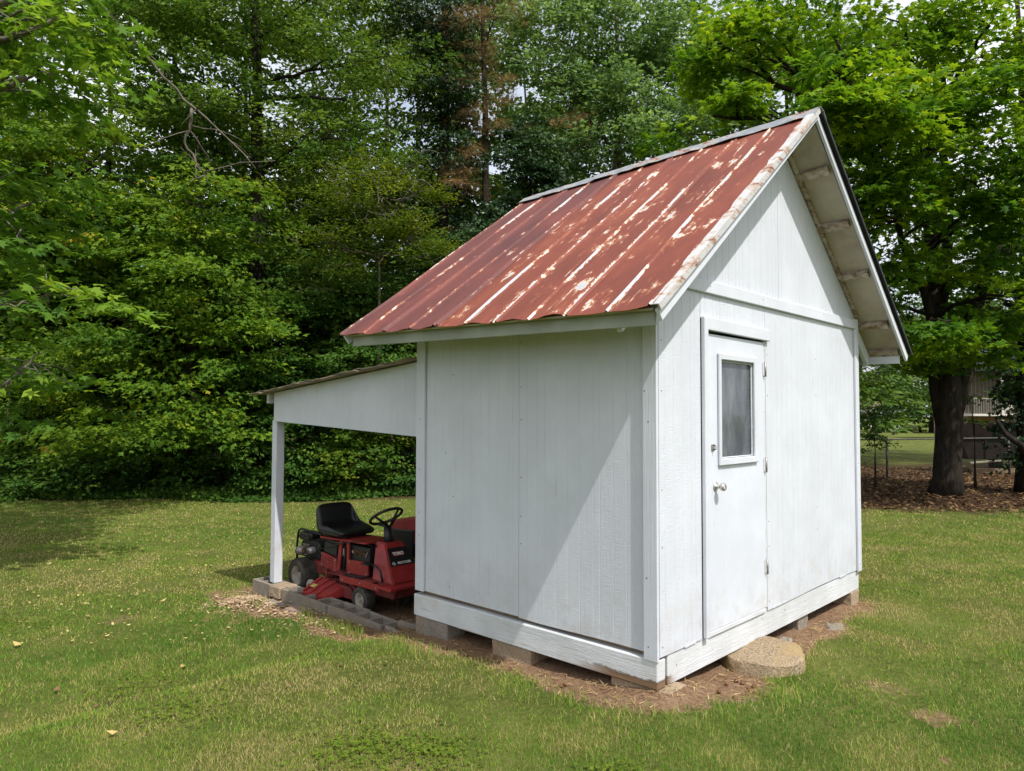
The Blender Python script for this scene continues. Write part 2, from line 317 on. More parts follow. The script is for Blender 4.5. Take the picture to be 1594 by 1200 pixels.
LM = {
 'maple': m_leaf('maple_leaves', [(0, (0.034, 0.090, 0.010)), (0.4, (0.085, 0.175, 0.013)), (0.7, (0.17, 0.265, 0.014)), (1, (0.27, 0.335, 0.018))], 0.4),
 'redmaple': m_leaf('red_maple_leaves', [(0, (0.034, 0.082, 0.012)), (0.4, (0.078, 0.150, 0.018)), (0.7, (0.135, 0.210, 0.020)), (0.95, (0.21, 0.255, 0.02)), (1, (0.32, 0.24, 0.04))], 0.36),
 'ovate': m_leaf('oak_leaves', [(0, (0.036, 0.080, 0.016)), (0.5, (0.078, 0.142, 0.024)), (1, (0.16, 0.22, 0.036))], 0.36),
 'ovate_pale': m_leaf('poplar_leaves', [(0, (0.055, 0.095, 0.020)), (0.5, (0.11, 0.165, 0.030)), (1, (0.21, 0.24, 0.045))], 0.4),
 'bluegreen': m_leaf('silver_poplar_leaves', [(0, (0.065, 0.125, 0.055)), (0.5, (0.125, 0.205, 0.085)), (1, (0.23, 0.31, 0.14))], 0.4),
 'ivy': m_leaf('ivy_leaves', [(0, (0.010, 0.026, 0.011)), (0.6, (0.020, 0.050, 0.016)), (1, (0.055, 0.105, 0.026))], 0.18, 1.4, 0.4, 0.3),
 'pine_dead': m_leaf('dead_pine_needles', [(0, (0.12, 0.085, 0.05)), (0.5, (0.25, 0.15, 0.085)), (0.8, (0.32, 0.19, 0.11)), (1, (0.12, 0.13, 0.07))], 0.15, 1.2, 0.8, 0.1),
 'dogwood': m_leaf('dogwood_leaves', [(0, (0.045, 0.078, 0.014)), (0.5, (0.085, 0.125, 0.016)), (1, (0.17, 0.19, 0.02))], 0.38),
 'shrub': m_leaf('shrub_leaves', [(0, (0.022, 0.060, 0.014)), (0.5, (0.050, 0.112, 0.022)), (1, (0.105, 0.175, 0.032))], 0.3),
 'shrub_lime': m_leaf('lime_shrub_leaves', [(0, (0.04, 0.088, 0.014)), (0.5, (0.078, 0.140, 0.018)), (1, (0.17, 0.21, 0.03))], 0.38),
 'gum': m_leaf('sweetgum_leaves', [(0, (0.050, 0.115, 0.020)), (0.5, (0.10, 0.19, 0.030)), (1, (0.20, 0.29, 0.035))], 0.42),
 'far': m_leaf('far_leaves', [(0, (0.03, 0.07, 0.02)), (0.5, (0.06, 0.11, 0.03)), (1, (0.13, 0.17, 0.05))], 0.35),
}
LM['shrub_thin'] = LM['shrub']
LM['back'] = m_leaf('deep_wood_leaves', [(0, (0.038, 0.082, 0.018)), (0.5, (0.078, 0.140, 0.030)), (1, (0.15, 0.21, 0.042))], 0.34)

# ------------------------------------------------------------------ ground
def gz(x, y):
    x = np.asarray(x, float); y = np.asarray(y, float)
    z = -0.072 - 0.012 * np.clip(x, 0, 4) - 0.022 * np.clip(y, 0, 2.4) - 0.075 * sstep(2.2, 2.75, y) - 0.045 * np.clip(y - 2.4, 0, 2.8) - 0.12 * (1 - np.exp(-np.clip(y - 5.2, 0, None) / 3.0)) * 0.5
    z = z + 0.075 * np.exp(-((x - 0.05) ** 2 + (y + 0.05) ** 2) / 0.16)
    lean = sstep(0.12, 0.26, x) * sstep(3.6, 3.3, x) * sstep(2.1, 2.5, y) * sstep(5.5, 5.1, y); z = z * (1 - lean) - 0.288 * lean
    fade = sstep(5.0, 9.0, x); z = z * (1 - fade) + (-0.14) * fade
    return z + 0.012 * (vnoise(x, y, 1.3, 3) - 0.5) + 0.05 * (vnoise(x, y, 0.25, 4) - 0.5) * sstep(2.5, 6, np.hypot(x - 1.5, y - 2))
CX, CY = CAM.x, CAM.y
fx_, fy_ = 0.7208, 0.6931
def DL(x, y): return (x - CX) * fx_ + (y - CY) * fy_, (x - CX) * fy_ - (y - CY) * fx_
def shed_dist(x, y):
    dx = np.maximum(np.maximum(-x, x - 3.46), 0); dy = np.maximum(np.maximum(-y, y - 2.3), 0); return np.hypot(dx, dy)
def masks(x, y):
    x = np.asarray(x, float); y = np.asarray(y, float); D, Lt = DL(x, y); n = fbm(x, y, 2.2, 21); n2 = fbm(x, y, 7.0, 22)
    d = shed_dist(x, y)
    dirt = sstep(0.13, -0.10, d - (0.22 + 0.26 * (n - 0.5) + 0.16 * np.exp(-((x - 0.5) ** 2 + (y + 0.2) ** 2) / 0.3) + 0.14 * (n2 - 0.5)) + 0.10 * sstep(0.2, 1.5, x - 2.2))
    lean = sstep(-0.10, 0.02, x + 0.0) * sstep(5.35, 5.15, y) * sstep(2.0, 2.2, y) * sstep(3.6, 3.3, x)
    strip = sstep(0.06, -0.05, np.abs(x + 0.10) - 0.24 - 0.35 * (n - 0.5) - 0.2 * np.exp(-((y - 4.6) ** 2) / 0.25)) * sstep(5.9, 5.3, y + 0.5 * (n - .5)) * sstep(2.1, 2.5, y)
    dirt = np.maximum(dirt, np.maximum(lean, strip))
    for (px, py, r, k) in ((0.97, -1.25, 0.12, .62), (0.88, -1.17, 0.09, .7), (1.28, -0.89, 0.13, 0.4), (0.39, -1.39, 0.03, 1), (4.7, 8.0, 0.8, 0.55), (-0.6, 4.3, 0.3, 0.5), (-1.35, 5.1, 0.14, .5)):
        dirt = np.maximum(dirt, k * sstep(1.25, 0.55, np.hypot(x - px, (y - py)) / r + 2.2 * (n2 - 0.5)))
    wob = 1.6 * (fbm(x, y, 0.7, 31) - 0.5) + 0.7 * (n2 - .5)
    edge = np.where(Lt < 2.8, 16.9, 13.3)
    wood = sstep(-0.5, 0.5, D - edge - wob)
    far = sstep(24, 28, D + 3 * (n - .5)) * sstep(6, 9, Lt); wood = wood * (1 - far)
    return dirt, wood
xs = np.concatenate([-np.geomspace(500, 4.4, 26), np.arange(-4, 9.0, 0.07), np.arange(9.0, 22, 0.35), np.geomspace(22.5, 600, 26)])
ys = np.concatenate([-np.geomspace(500, 4.4, 26), np.arange(-4, 9.0, 0.07), np.arange(9.0, 22, 0.35), np.geomspace(22.5, 600, 26)])
gx, gy = np.meshgrid(xs, ys); nx_, ny_ = len(xs), len(ys)
dirt, wood = masks(gx, gy)
zz = gz(gx, gy) - 0.012 * dirt * (shed_dist(gx, gy) > 0) + 0.012 * dirt * (fbm(gx, gy, 9, 5) - .5)
ii = (np.arange(ny_ - 1)[:, None] * nx_ + np.arange(nx_ - 1)[None, :]).ravel()
me = mesh_np('lawn', np.stack([gx, gy, zz], -1).reshape(-1, 3), np.stack([ii, ii + 1, ii + nx_ + 1, ii + nx_], -1), smooth=True)
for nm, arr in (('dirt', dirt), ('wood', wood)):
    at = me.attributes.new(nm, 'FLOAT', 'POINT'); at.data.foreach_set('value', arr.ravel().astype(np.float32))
def m_ground():
    t = NT('lawn_soil', 0.95, 0.05)
    f = t.noise(0.9, 6, 0.65); g = t.noise(28, 5, 0.7); h = t.noise(3.5, 5, 0.6)
    lawn = t.ramp(t.math('ADD', t.math('MULTIPLY', g, 0.6), t.math('MULTIPLY', h, 0.4)), [(0.3, (0.055, 0.072, 0.018)), (0.5, (0.115, 0.140, 0.032)), (0.62, (0.18, 0.17, 0.06)), (0.8, (0.28, 0.22, 0.11))])
    lawn = t.mix(t.math('MULTIPLY', t.val(f, 0.45, 0.7), 0.5), lawn, (0.155, 0.195, 0.04))
    fine = t.noise(120, 4, 0.7); clay = t.ramp(t.math('ADD', t.math('MULTIPLY', g, 0.45), t.math('ADD', t.math('MULTIPLY', h, 0.25), t.math('MULTIPLY', fine, 0.30))), [(0.32, (0.10, 0.058, 0.034)), (0.46, (0.25, 0.155, 0.095)), (0.58, (0.34, 0.225, 0.145)), (0.72, (0.46, 0.34, 0.24))])
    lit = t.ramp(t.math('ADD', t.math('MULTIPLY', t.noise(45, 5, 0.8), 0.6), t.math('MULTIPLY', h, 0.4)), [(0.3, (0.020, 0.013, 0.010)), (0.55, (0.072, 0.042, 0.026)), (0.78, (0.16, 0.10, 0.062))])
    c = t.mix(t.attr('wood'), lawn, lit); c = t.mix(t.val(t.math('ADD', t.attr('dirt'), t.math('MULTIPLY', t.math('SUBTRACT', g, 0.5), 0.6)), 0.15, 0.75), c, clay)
    t.color(c); t.bump(t.math('ADD', g, t.math('MULTIPLY', fine, 0.5)), 1.0, 0.03); return t.m
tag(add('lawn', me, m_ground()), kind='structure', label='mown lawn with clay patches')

# ------------------------------------------------------------------ the shed
W, L = 3.4616, 2.3002
ZS = 0.2028
o_, o2_, e_, ze, zr = 0.3082, 0.3301, 0.5157, 2.2347, 3.9358
LL = L + o_ + o2_
SLEN = math.hypot(W / 2 + e_, zr - ze)
shed = thing('garden_shed', 'small white wooden shed with peeling red tin roof and lean-to', 'shed', (W / 2, L / 2, 0))
CORN = {-1: (((-e_, ze - 0.022), (-e_, ze + 0.048)), ((W / 2, zr + 0.02), (W / 2, zr - 0.042))), 1: (((W + e_, ze), (W + e_, ze + 0.02)), ((W / 2, zr + 0.02), (W / 2, zr - 0.042)))}
def RP(side, a, b, h=0.0):
    """point on roof slope: a 0 eave..1 ridge, b 0 front..1 back, h above it"""
    (e0, e1), (r0, r1) = CORN[side]
    x = (e0[0] * (1 - b) + e1[0] * b) * (1 - a) + (r0[0] * (1 - b) + r1[0] * b) * a
    z = (e0[1] * (1 - b) + e1[1] * b) * (1 - a) + (r0[1] * (1 - b) + r1[1] * b) * a
    k = (zr - ze) / SLEN; c = (W / 2 + e_) / SLEN
    return (x + side * k * h, -o_ + b * LL, z + c * h)
def RH(side, a, y, h=0.0): return RP(side, a, (y + o_) / LL, h)

def siding(name, axis, plane, out, s0, s1, z0, z1f, grooves, parent=shed, mat=None, thick=0.014, z0f=None):
    """grooved plywood sheet: profile along s, extruded in z. axis: 0 = plane x const (s=y), 1 = plane y const (s=x)"""
    pr = [(s0, 0.0)]
    for g in sorted(grooves):
        if s0 + 0.012 < g < s1 - 0.012: pr += [(g - 0.0030, 0.0), (g - 0.0016, 0.0018), (g + 0.0016, 0.0018), (g + 0.0030, 0.0)]
    pr.append((s1, 0.0)); n = len(pr); v = []
    def P(s, d, z): return (plane - out * d, s, z) if axis == 0 else (s, plane - out * d, z)
    for s, d in pr: v.append(P(s, d, z0f(s) if z0f else z0)); v.append(P(s, d, z1f(s)))
    for s, d in pr: v.append(P(s, thick, z0f(s) if z0f else z0)); v.append(P(s, thick, z1f(s)))
    f = []
    for i in range(n - 1):
        a = 2 * i; f.append((a, a + 2, a + 3, a + 1)); b = 2 * n + 2 * i; f.append((b, b + 1, b + 3, b + 2))
        f.append((a, b, b + 2, a + 2)); f.append((a + 1, a + 3, b + 3, b + 1))
    f.append((0, 1, 2 * n + 1, 2 * n)); f.append((2 * n - 2, 4 * n - 2, 4 * n - 1, 2 * n - 1))
    b = bmesh.new(); vs = [b.verts.new(p) for p in v]
    for q in f: b.faces.new([vs[i] for i in q])
    bmesh.ops.recalc_face_normals(b, faces=b.faces)
    return add(name, bm_mesh(name, b), mat or M['paint'], parent)
def grooves(s0, s1, step, jit, seed):
    r = random.Random(seed); g = []; s = s0 + step * 0.6
    while s < s1: g.append(s + r.uniform(-jit, jit)); s += step * (1 if r.random() < 0.75 else 0.55)
    return g
top = lambda s: 2.50
siding('siding_panel', 0, 0.0, -1, 0.0, 1.149, ZS, top, grooves(0.1, 1.15, 0.105, 0.006, 1), z0f=lambda s: ZS + 0.004 * math.sin(s * 5))
siding('siding_panel', 0, 0.0015, -1, 1.153, L, ZS + 0.005, top, grooves(1.153, 2.2, 0.096, 0.006, 2))
siding('siding_panel', 1, -0.012, -1, 0.0, 0.503, ZS - 0.012, lambda s: 2.46, [0.062, 0.165, 0.27, 0.375, 0.43])
siding('siding_panel', 1, -0.012, -1, 0.507, 1.476, 2.285, lambda s: 2.46, grooves(0.51, 1.47, 0.1, 0.01, 5))
siding('siding_panel', 1, -0.012, -1, 1.480, W, ZS - 0.008, lambda s: 2.46, grooves(1.5, W, 0.102, 0.008, 7), z0f=lambda s: ZS - 0.012 + 0.006 * math.sin(3 * s))
gtop = lambda s: zr - 0.7575 * abs(s - W / 2) - 0.075
siding('gable_panel', 1, -0.012, -1, 0.02, W / 2 - 0.002, 2.46, gtop, grooves(0.1, W / 2, 0.1, 0.008, 9))
siding('gable_panel', 1, -0.012, -1, W / 2 + 0.002, W - 0.02, 2.46, gtop, grooves(W / 2, W - 0.1, 0.1, 0.008, 10))
siding('siding_panel', 0, W, 1, 0.016, L - 0.016, ZS, top, grooves(0.1, L, 0.1, 0.005, 11))
for a, b in ((0.016, W / 2 - 0.002), (W / 2 + 0.002, W - 0.016)): siding('siding_panel', 1, L, 1, a, b, ZS, gtop, grooves(a, b, 0.1, 0.005, 12))
# floor frame (sill beams) and boards
box('sill_beam', (0.09, L + 0.02, 0.172), (0.027, L / 2 + 0.005, 0.086), M['sill'], shed, bev=0.006)
box('sill_beam', (W - 0.09, 0.09, 0.182), (W / 2 + 0.055, 0.042, 0.091), M['sill'], shed, bev=0.006)
box('sill_beam', (0.09, L - 0.10, 0.172), (W - 0.045, L / 2 + 0.06, 0.086), M['sill'], shed, bev=0.006)
box('sill_beam', (W - 0.2, 0.09, 0.172), (W / 2, L - 0.05, 0.086), M['sill'], shed, bev=0.006)
box('floor_deck', (W - 0.08, L - 0.08, 0.02), (W / 2, L / 2, 0.186), M['bare_wood'], shed, bev=0)
for yy in (0.6, 1.15, 1.7): box('floor_joist', (W - 0.2, 0.045, 0.14), (W / 2, yy, 0.1), M['bare_wood'], shed, bev=0.003)
rr = random.Random(4)
for k in range(9):   # loose flaking slivers between siding and sill
    x0 = 0.08 + rr.random() * 3.2; box('filler_sliver', (0.05 + 0.14 * rr.random(), 0.012, 0.012 + 0.010 * rr.random()), (x0, -0.007, 0.190 + 0.003 * rr.random()), M['trim'], shed, Matrix.Rotation(rr.uniform(-.05, .05), 3, 'Y'), 0.002)
box('threshold_board', (0.84, 0.016, 0.03), (1.01, -0.010, 0.197), M['sill'], shed, bev=0.003)
# corner boards and bands
box('corner_board', (0.022, 0.10, 2.33), (-0.0125, 0.040, 0.165 + 1.165), M['trim'], shed, bev=0.003)
box('corner_board', (0.02, 0.105, 2.28), (-0.0115, L - 0.055, 0.205 + 1.14), M['trim'], shed, bev=0.003)
box('corner_board', (0.085, 0.022, 2.38), (W - 0.035, -0.0245, 0.175 + 1.19), M['trim'], shed, bev=0.004)
box('corner_board', (0.022, 0.09, 2.3), (W + 0.0125, 0.03, 0.2 + 1.15), M['trim'], shed, bev=0.003)
box('band_board', (W - 0.09, 0.024, 0.086), ((W - 0.09) / 2 + 0.01, -0.0255, 2.498), M['trim'], shed, Matrix.Rotation(math.radians(-0.1), 3, 'Y'), 0.004)
# door with casing
box('door_casing', (0.05, 0.030, 2.09), (0.535, -0.0285, 0.195 + 1.045), M['trim'], shed, bev=0.004)
box('door_casing', (1.0, 0.028, 0.085), (1.01, -0.0275, 2.2455), M['trim'], shed, Matrix.Rotation(math.radians(0.5), 3, 'Y'), 0.004)
box('door_jamb', (0.03, 0.05, 1.99), (1.4635, 0.0145, 1.205), M['sill'], shed, bev=0.003)
door = add('door', None or bpy.data.meshes.new('door'), None, shed)
dx0, dx1, dz0, dz1 = 0.5650, 1.4413, 0.216, 2.186
b = bmesh.new()   # stiles and rails butted round the glass, lower half solid
fy, th = -0.014, 0.036
gx0, gx1, gz0, gz1 = 0.748, 1.256, 1.34, 2.022
for (x0, x1, z0, z1) in ((dx0, gx0, dz0, dz1), (gx1, dx1, dz0, dz1), (gx0, gx1, dz0, gz0), (gx0, gx1, gz1, dz1)):
    box_bm((x1 - x0, th, z1 - z0), ((x0 + x1) / 2, fy + th / 2, (z0 + z1) / 2), None, 0, b)
bmesh.ops.remove_doubles(b, verts=b.verts, dist=1e-5); b.to_mesh(door.data); b.free(); door.data.materials.append(M['door'])
for (x0, x1, z0, z1, nm) in ((0.723, 0.752, 1.298, 2.064, 'v'), (1.252, 1.309, 1.298, 2.064, 'v'), (0.752, 1.252, 2.018, 2.064, 'h'), (0.752, 1.252, 1.298, 1.345, 'h')):
    box('window_frame', (x1 - x0, 0.022, z1 - z0), ((x0 + x1) / 2, fy - 0.0115, (z0 + z1) / 2), M['trim'], door, bev=0.006)
for (x0, x1, z0, z1) in ((0.752, 0.762, 1.345, 2.018), (1.240, 1.252, 1.345, 2.018), (0.762, 1.240, 2.006, 2.018), (0.762, 1.240, 1.345, 1.354)):
    box('glazing_bead', (x1 - x0, 0.012, z1 - z0), ((x0 + x1) / 2, fy + 0.006, (z0 + z1) / 2), M['sill'], door, bev=0.003)
box('pane', (0.506, 0.004, 0.680), (1.002, fy + 0.016, 1.681), M['glass'], door, bev=0)
for zc in (1.985, 1.27, 0.517):
    hg = box('hinge', (0.034, 0.004, 0.10), (1.444, fy - 0.004, zc), M['sill'], door, bev=0.001)
    v, t = tube_np([(1.452, fy - 0.010, zc - 0.055), (1.452, fy - 0.010, zc + 0.055)], 0.0085, 10); add('hinge_barrel', mesh_np('hinge_barrel', v, t, smooth=True), M['steel'], hg)
v, t = lathe_np([(0.0, 0), (0.031, 0), (0.031, -0.006), (0.014, -0.010), (0.012, -0.038), (0.026, -0.046), (0.029, -0.060), (0.022, -0.070), (0.0, -0.072)], 20, 'y', (0.688, fy - 0.001, 1.163))
add('door_knob', mesh_np('door_knob', v, t, smooth=True), M['knob'], door)
hs = box('hasp', (0.04, 0.006, 0.045), (0.655, fy - 0.004, 1.425), M['steel'], door, bev=0.002)
tube('staple', [(0.648, fy - 0.006, 1.438), (0.648, fy - 0.028, 1.438), (0.648, fy - 0.028, 1.412), (0.648, fy - 0.006, 1.412)], 0.0035, M['rust'], hs, 6)
nv = []
def nail(p, ax):
    v, t = lathe_np([(0, .0014), (.0042, .0008), (.0050, 0)], 8, 'xyz'[ax]); v[:, ax] *= -1; nv.append((v + np.array(p), t))
rn = random.Random(21)
for z in np.arange(.3, 2.3, .31):
    z = z + rn.uniform(-.08, .08); nail((-.0236, .0 + .08 * rn.random(), z), 0); nail((-.0216, L - .05, z), 0); nail((.0, 1.13, z + .13 * rn.random()), 0); nail((.0015, 1.85 + .1 * rn.random(), z + .2 * rn.random()), 0)
    nail((.03, -.012, z), 1); nail((W - .04, -.0356, z), 1); nail((1.51, -.012, z), 1); nail((2.46, -.012, z + .02), 1)
for x in np.arange(.2, 3.3, .4): nail((x, -.0376, 2.50 + .02 * rn.random()), 1); nail((x, -.0031, .09 + .05 * rn.random()), 1)
v, t = merge_np([n for n in nv if rn.random() < .7]); tag(add('nail_head', mesh_np('nail_head', v, t), M['rust'], shed), kind='stuff')
# roof: decking, purlins, sheets, trim
for sd_ in (-1, 1):
    f = []; v = [RP(sd_, a, b_, h) for h in (-0.012, -0.026) for a in (0.004, 0.998) for b_ in (0.006, 0.994)]
    b = bmesh.new(); vs = [b.verts.new(p) for p in v]
    for q in ((0, 1, 3, 2), (4, 6, 7, 5), (0, 4, 5, 1), (2, 3, 7, 6), (0, 2, 6, 4), (1, 5, 7, 3)): b.faces.new([vs[i] for i in q])
    bmesh.ops.recalc_face_normals(b, faces=b.faces); add('roof_decking', bm_mesh('roof_decking', b), M['soffit'], shed)
    for a in (0.035, 0.175, 0.41, 0.62, 0.82, 0.975):
        p = Vector(RP(sd_, a, 0.012, -0.049)); q = Vector(RP(sd_, a, 0.988, -0.049)); ang = math.atan2(zr - ze, W / 2 + e_)
        bar('purlin', p, q, 0.075, 0.044, M['rafter'], shed, 0.003, roll=sd_ * ang)
    rot = Matrix.Rotation(-ang * -sd_ if False else 0, 3, 'Y')
    # rake boards front and back (white)
    for (b0, hh, th2) in ((-0.004, 0.105, 0.022), (1.0, 0.10, 0.022)):
        p = Vector(RP(sd_, 0.0, b0, -0.062)); q = Vector(RP(sd_, 1.0, b0, -0.062))
        if sd_ == 1: p += Vector((0, -0.0, 0))
        up = Vector((sd_ * (zr - ze) / SLEN, 0, (W / 2 + e_) / SLEN)); yv = Vector((0, 1, 0))
        v = []
        for P in (p, q):
            for (dy, dh) in ((-0.011, -0.026), (0.011, -0.026), (0.011, 0.048), (-0.011, 0.048)):
                w_ = P + yv * dy + up * dh
                if P is q: w_.x = W / 2 + sd_ * 0.0005 ; w_.z += 0
                v.append(tuple(w_))
        b = bmesh.new(); vs = [b.verts.new(x) for x in v]
        for fq in ((0, 1, 2, 3), (7, 6, 5, 4), (0, 4, 5, 1), (1, 5, 6, 2), (2, 6, 7, 3), (3, 7, 4, 0)): b.faces.new([vs[i] for i in fq])
        bmesh.ops.recalc_face_normals(b, faces=b.faces); bmesh.ops.bevel(b, geom=list(b.edges), offset=0.003, segments=1, affect='EDGES')
        add('rake_board', bm_mesh('rake_board', b), M['trim'], shed)
    # eave fascia
    p = Vector(RP(sd_, 0.012, 0.012, -0.085)); q = Vector(RP(sd_, 0.012, 0.988, -0.085)); bar('eave_board', p, q, 0.022, 0.085, M['fascia_shaded'] if sd_ < 0 else M['trim'], shed, 0.003)
    # tin sheets
    for i in range(5):
        x0, x1 = i * LL / 5, (i + 1) * LL / 5; off = 0.0028 if i % 2 else 0.0
        prof = []
        for c, dbl in ((x0, 1), ((x0 + x1) / 2, 0), (x1, 1)):
            cs = (c - 0.017, c + 0.017) if dbl else (c,)
            for cc in cs: prof += [(cc - 0.012, 0.0), (cc, 0.013), (cc + 0.012, 0.0)]
        prof = [(max(-0.012, min(LL + 0.012, bx)), h) for bx, h in prof]
        ex = []
        for (p0, p1) in zip(prof[:-1], prof[1:]):
            ex.append(p0)
            if p1[0] - p0[0] > 0.1:
                for k in range(1, 4): ex.append((p0[0] + (p1[0] - p0[0]) * k / 4, 0.0))
        ex.append(prof[-1]); R_ = 14; rs = random.Random(40 + i + sd_)
        ph = rs.random() * 6; v = []; uv = []
        for r_ in range(R_ + 1):
            a = r_ / R_; a = a ** 1.15
            for (bx, h) in ex:
                lift = (0.005 * math.sin(bx * 9 + ph) + 0.005 * math.sin(bx * 21 + ph * 2)) * max(0, 1 - a * 9) + 0.003 * math.sin(bx * 7 + a * 11 + ph)
                p = RP(sd_, a if r_ else -0.006 + 0.004 * math.sin(bx * 17 + ph), bx / LL, h + off + 0.003 + lift)
                v.append(p); uv.append((bx + (0 if sd_ < 0 else 7.3), a * SLEN))
        n = len(ex); f = [(r_ * n + k, r_ * n + k + 1, (r_ + 1) * n + k + 1, (r_ + 1) * n + k) for r_ in range(R_) for k in range(n - 1)]
        if sd_ < 0: f = [q[::-1] for q in f]
        me = mesh_py('roof_sheet', v, f); ul = me.uv_layers.new(name='UVMap')
        for lp in me.loops: ul.data[lp.index].uv = uv[lp.vertex_index]
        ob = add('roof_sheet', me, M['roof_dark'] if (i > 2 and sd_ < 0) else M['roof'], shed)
        md = ob.modifiers.new('thickness', 'SOLIDIFY'); md.thickness = 0.002; md.offset = 1
# front rake flashing lying on the tin (left slope) and the dark built-up edge (right slope)
def strip(name, sd_, b0, b1, h0, h1, mat, n=16, wob=0.004, a0=0.0, a1=1.0, seed=1):
    rs = random.Random(seed); b = bmesh.new(); rows = []
    for k in range(n + 1):
        a = a0 + (a1 - a0) * k / n; w = rs.uniform(-1, 1) * wob / LL * 2; hz = rs.uniform(0, wob * .7)
        rows.append([b.verts.new(RP(sd_, a, bb, hh)) for bb, hh in ((b0, h0), (b0, h1 + hz), (b1 + w, h1 + hz), (b1 + w, h0))])
    for r0, r1 in zip(rows[:-1], rows[1:]):
        for k in range(4): b.faces.new((r0[k], r0[(k + 1) % 4], r1[(k + 1) % 4], r1[k]))
    b.faces.new(rows[0]); b.faces.new(rows[-1][::-1]); bmesh.ops.recalc_face_normals(b, faces=b.faces)
    return add(name, bm_mesh(name, b), mat, shed)
strip('rake_flashing', -1, -0.013, 0.003, 0.019, 0.022, M['flash'], 30, 0.006, -0.004, 0.995, 3)
strip('rake_flashing', -1, -0.0165, -0.0130, -0.016, 0.023, M['flash'], 22, 0.0, -0.004, 0.995, 4)
strip('rake_edge', 1, -0.0165, 0.03, 0.017, 0.021, M['tar'], 22, 0.006, -0.006, 0.985, 5)
strip('rake_edge', 1, -0.0185, -0.0165, 0.001, 0.021, M['tar'], 22, 0.0, -0.006, 0.985, 6)
# ridge cap in three overlapping bent lengths
rs = random.Random(8)
for k, (b0, b1) in enumerate(((-0.018, 0.36), (0.345, 0.70), (0.685, 1.012))):
    b = bmesh.new(); rows = []; n = 14; hh = 0.020 + 0.004 * (k % 2)
    for j in range(n + 1):
        bb = b0 + (b1 - b0) * j / n; w = [rs.uniform(-0.004, 0.012) for _ in range(4)]
        l1 = RP(-1, 1 - 0.052 - w[0] * .3, bb, hh + w[0]); l2 = RP(-1, 0.985, bb, hh + 0.012 + w[1] * .3); r2 = RP(1, 0.985, bb, hh + 0.012 + w[1] * .3); r1 = RP(1, 1 - 0.052, bb, hh + w[2])
        tp = ((l2[0] + r2[0]) / 2, l2[1], max(l2[2], r2[2]) + 0.018)
        rows.append([b.verts.new(p) for p in (l1, l2, tp, r2, r1)])
    for r0, r1 in zip(rows[:-1], rows[1:]):
        for q in range(4): b.faces.new((r0[q], r1[q], r1[q + 1], r0[q + 1]))
    bmesh.ops.recalc_face_normals(b, faces=b.faces); ob = add('ridge_cap', bm_mesh('ridge_cap', b), M['ridge'], shed)
    md = ob.modifiers.new('thickness', 'SOLIDIFY'); md.thickness = 0.004; md.offset = 0
# wall-top blocking seen at the right corner under the soffit
for sd_ in (-1, 1):
    ax = 0.235
    for (a0, a1, yy, h, ww, hh, nm, mt) in ((0.02, ax, 0.012, -0.125, 0.038, 0.10, 'rafter_tail', M['trim']), (ax - .01, 0.985, -0.030, -0.046, 0.030, 0.040, 'soffit_trim', M['rafter'])):
        bar(nm, RH(sd_, a0, yy, h), RH(sd_, a1, yy, h), ww, hh, mt, shed, 0.003)
# lean-to
pl = [(2.312, 2.083), (4.806, 1.862), (4.80, 1.560), (2.312, 1.450)]
def lz(y): return 2.083 + (y - 2.312) / (4.806 - 2.312) * (1.862 - 2.083)
def lb(y): return 1.450 + (y - 2.312) / (4.80 - 2.312) * (1.560 - 1.450)
siding('lean_to_panel', 0, 0.035, -1, 2.312, 4.803, 0, lz, grooves(2.32, 4.8, 0.12, 0.02, 33), z0f=lb)
siding('lean_to_panel', 0, W - 0.03, 1, 2.312, 4.803, 0, lz, grooves(2.32, 4.8, 0.12, 0.02, 34), z0f=lb)
box('lean_to_post', (0.095, 0.095, 1.735), (0.105, 4.83, -0.168 + 0.8675), M['trim'], shed, bev=0.005)
box('lean_to_post', (0.095, 0.095, 1.95), (W - 0.11, 4.745, -0.36 + 0.975), M['trim'], shed, bev=0.005)
box('lean_to_beam', (W - 0.02, 0.04, 0.10), (W / 2, 4.90, 1.800), M['trim'], shed, bev=0.004)
for xx in (0.09, 0.9, 1.75, 2.6, W - 0.09):
    bar('lean_to_rafter', (xx, 2.32, lz(2.32) - 0.05), (xx, 4.86, lz(4.86) - 0.05), 0.04, 0.085, M['bare_wood'], shed)
for k in range(2):   # two thin, warped layers of roofing
    xs_ = np.linspace(-0.12 + 0.05 * k, W + 0.1, 30); ys_ = np.linspace(2.315, 5.14 - 0.04 * k, 34); v = []
    for y in ys_:
        for j, x in enumerate(xs_):
            ed = math.exp(-(x + 0.12) / 0.10); v.append((x, y, lz(y) + 0.010 + 0.013 * k + 0.006 * math.sin(y * 6.3 + k) * ed + 0.007 * math.sin(y * 14.1 + 2 * k) * ed + 0.006 * math.sin(x * 9) + 0.005 * ed * math.sin(y * 31)))
    n = len(xs_); f = [(r_ * n + c, r_ * n + c + 1, (r_ + 1) * n + c + 1, (r_ + 1) * n + c) for r_ in range(len(ys_) - 1) for c in range(n - 1)]
    ob = add('lean_to_roof', mesh_py('lean_to_roof', v, f), M['leanroof'], shed); md = ob.modifiers.new('thickness', 'SOLIDIFY'); md.thickness = 0.006; md.offset = 1

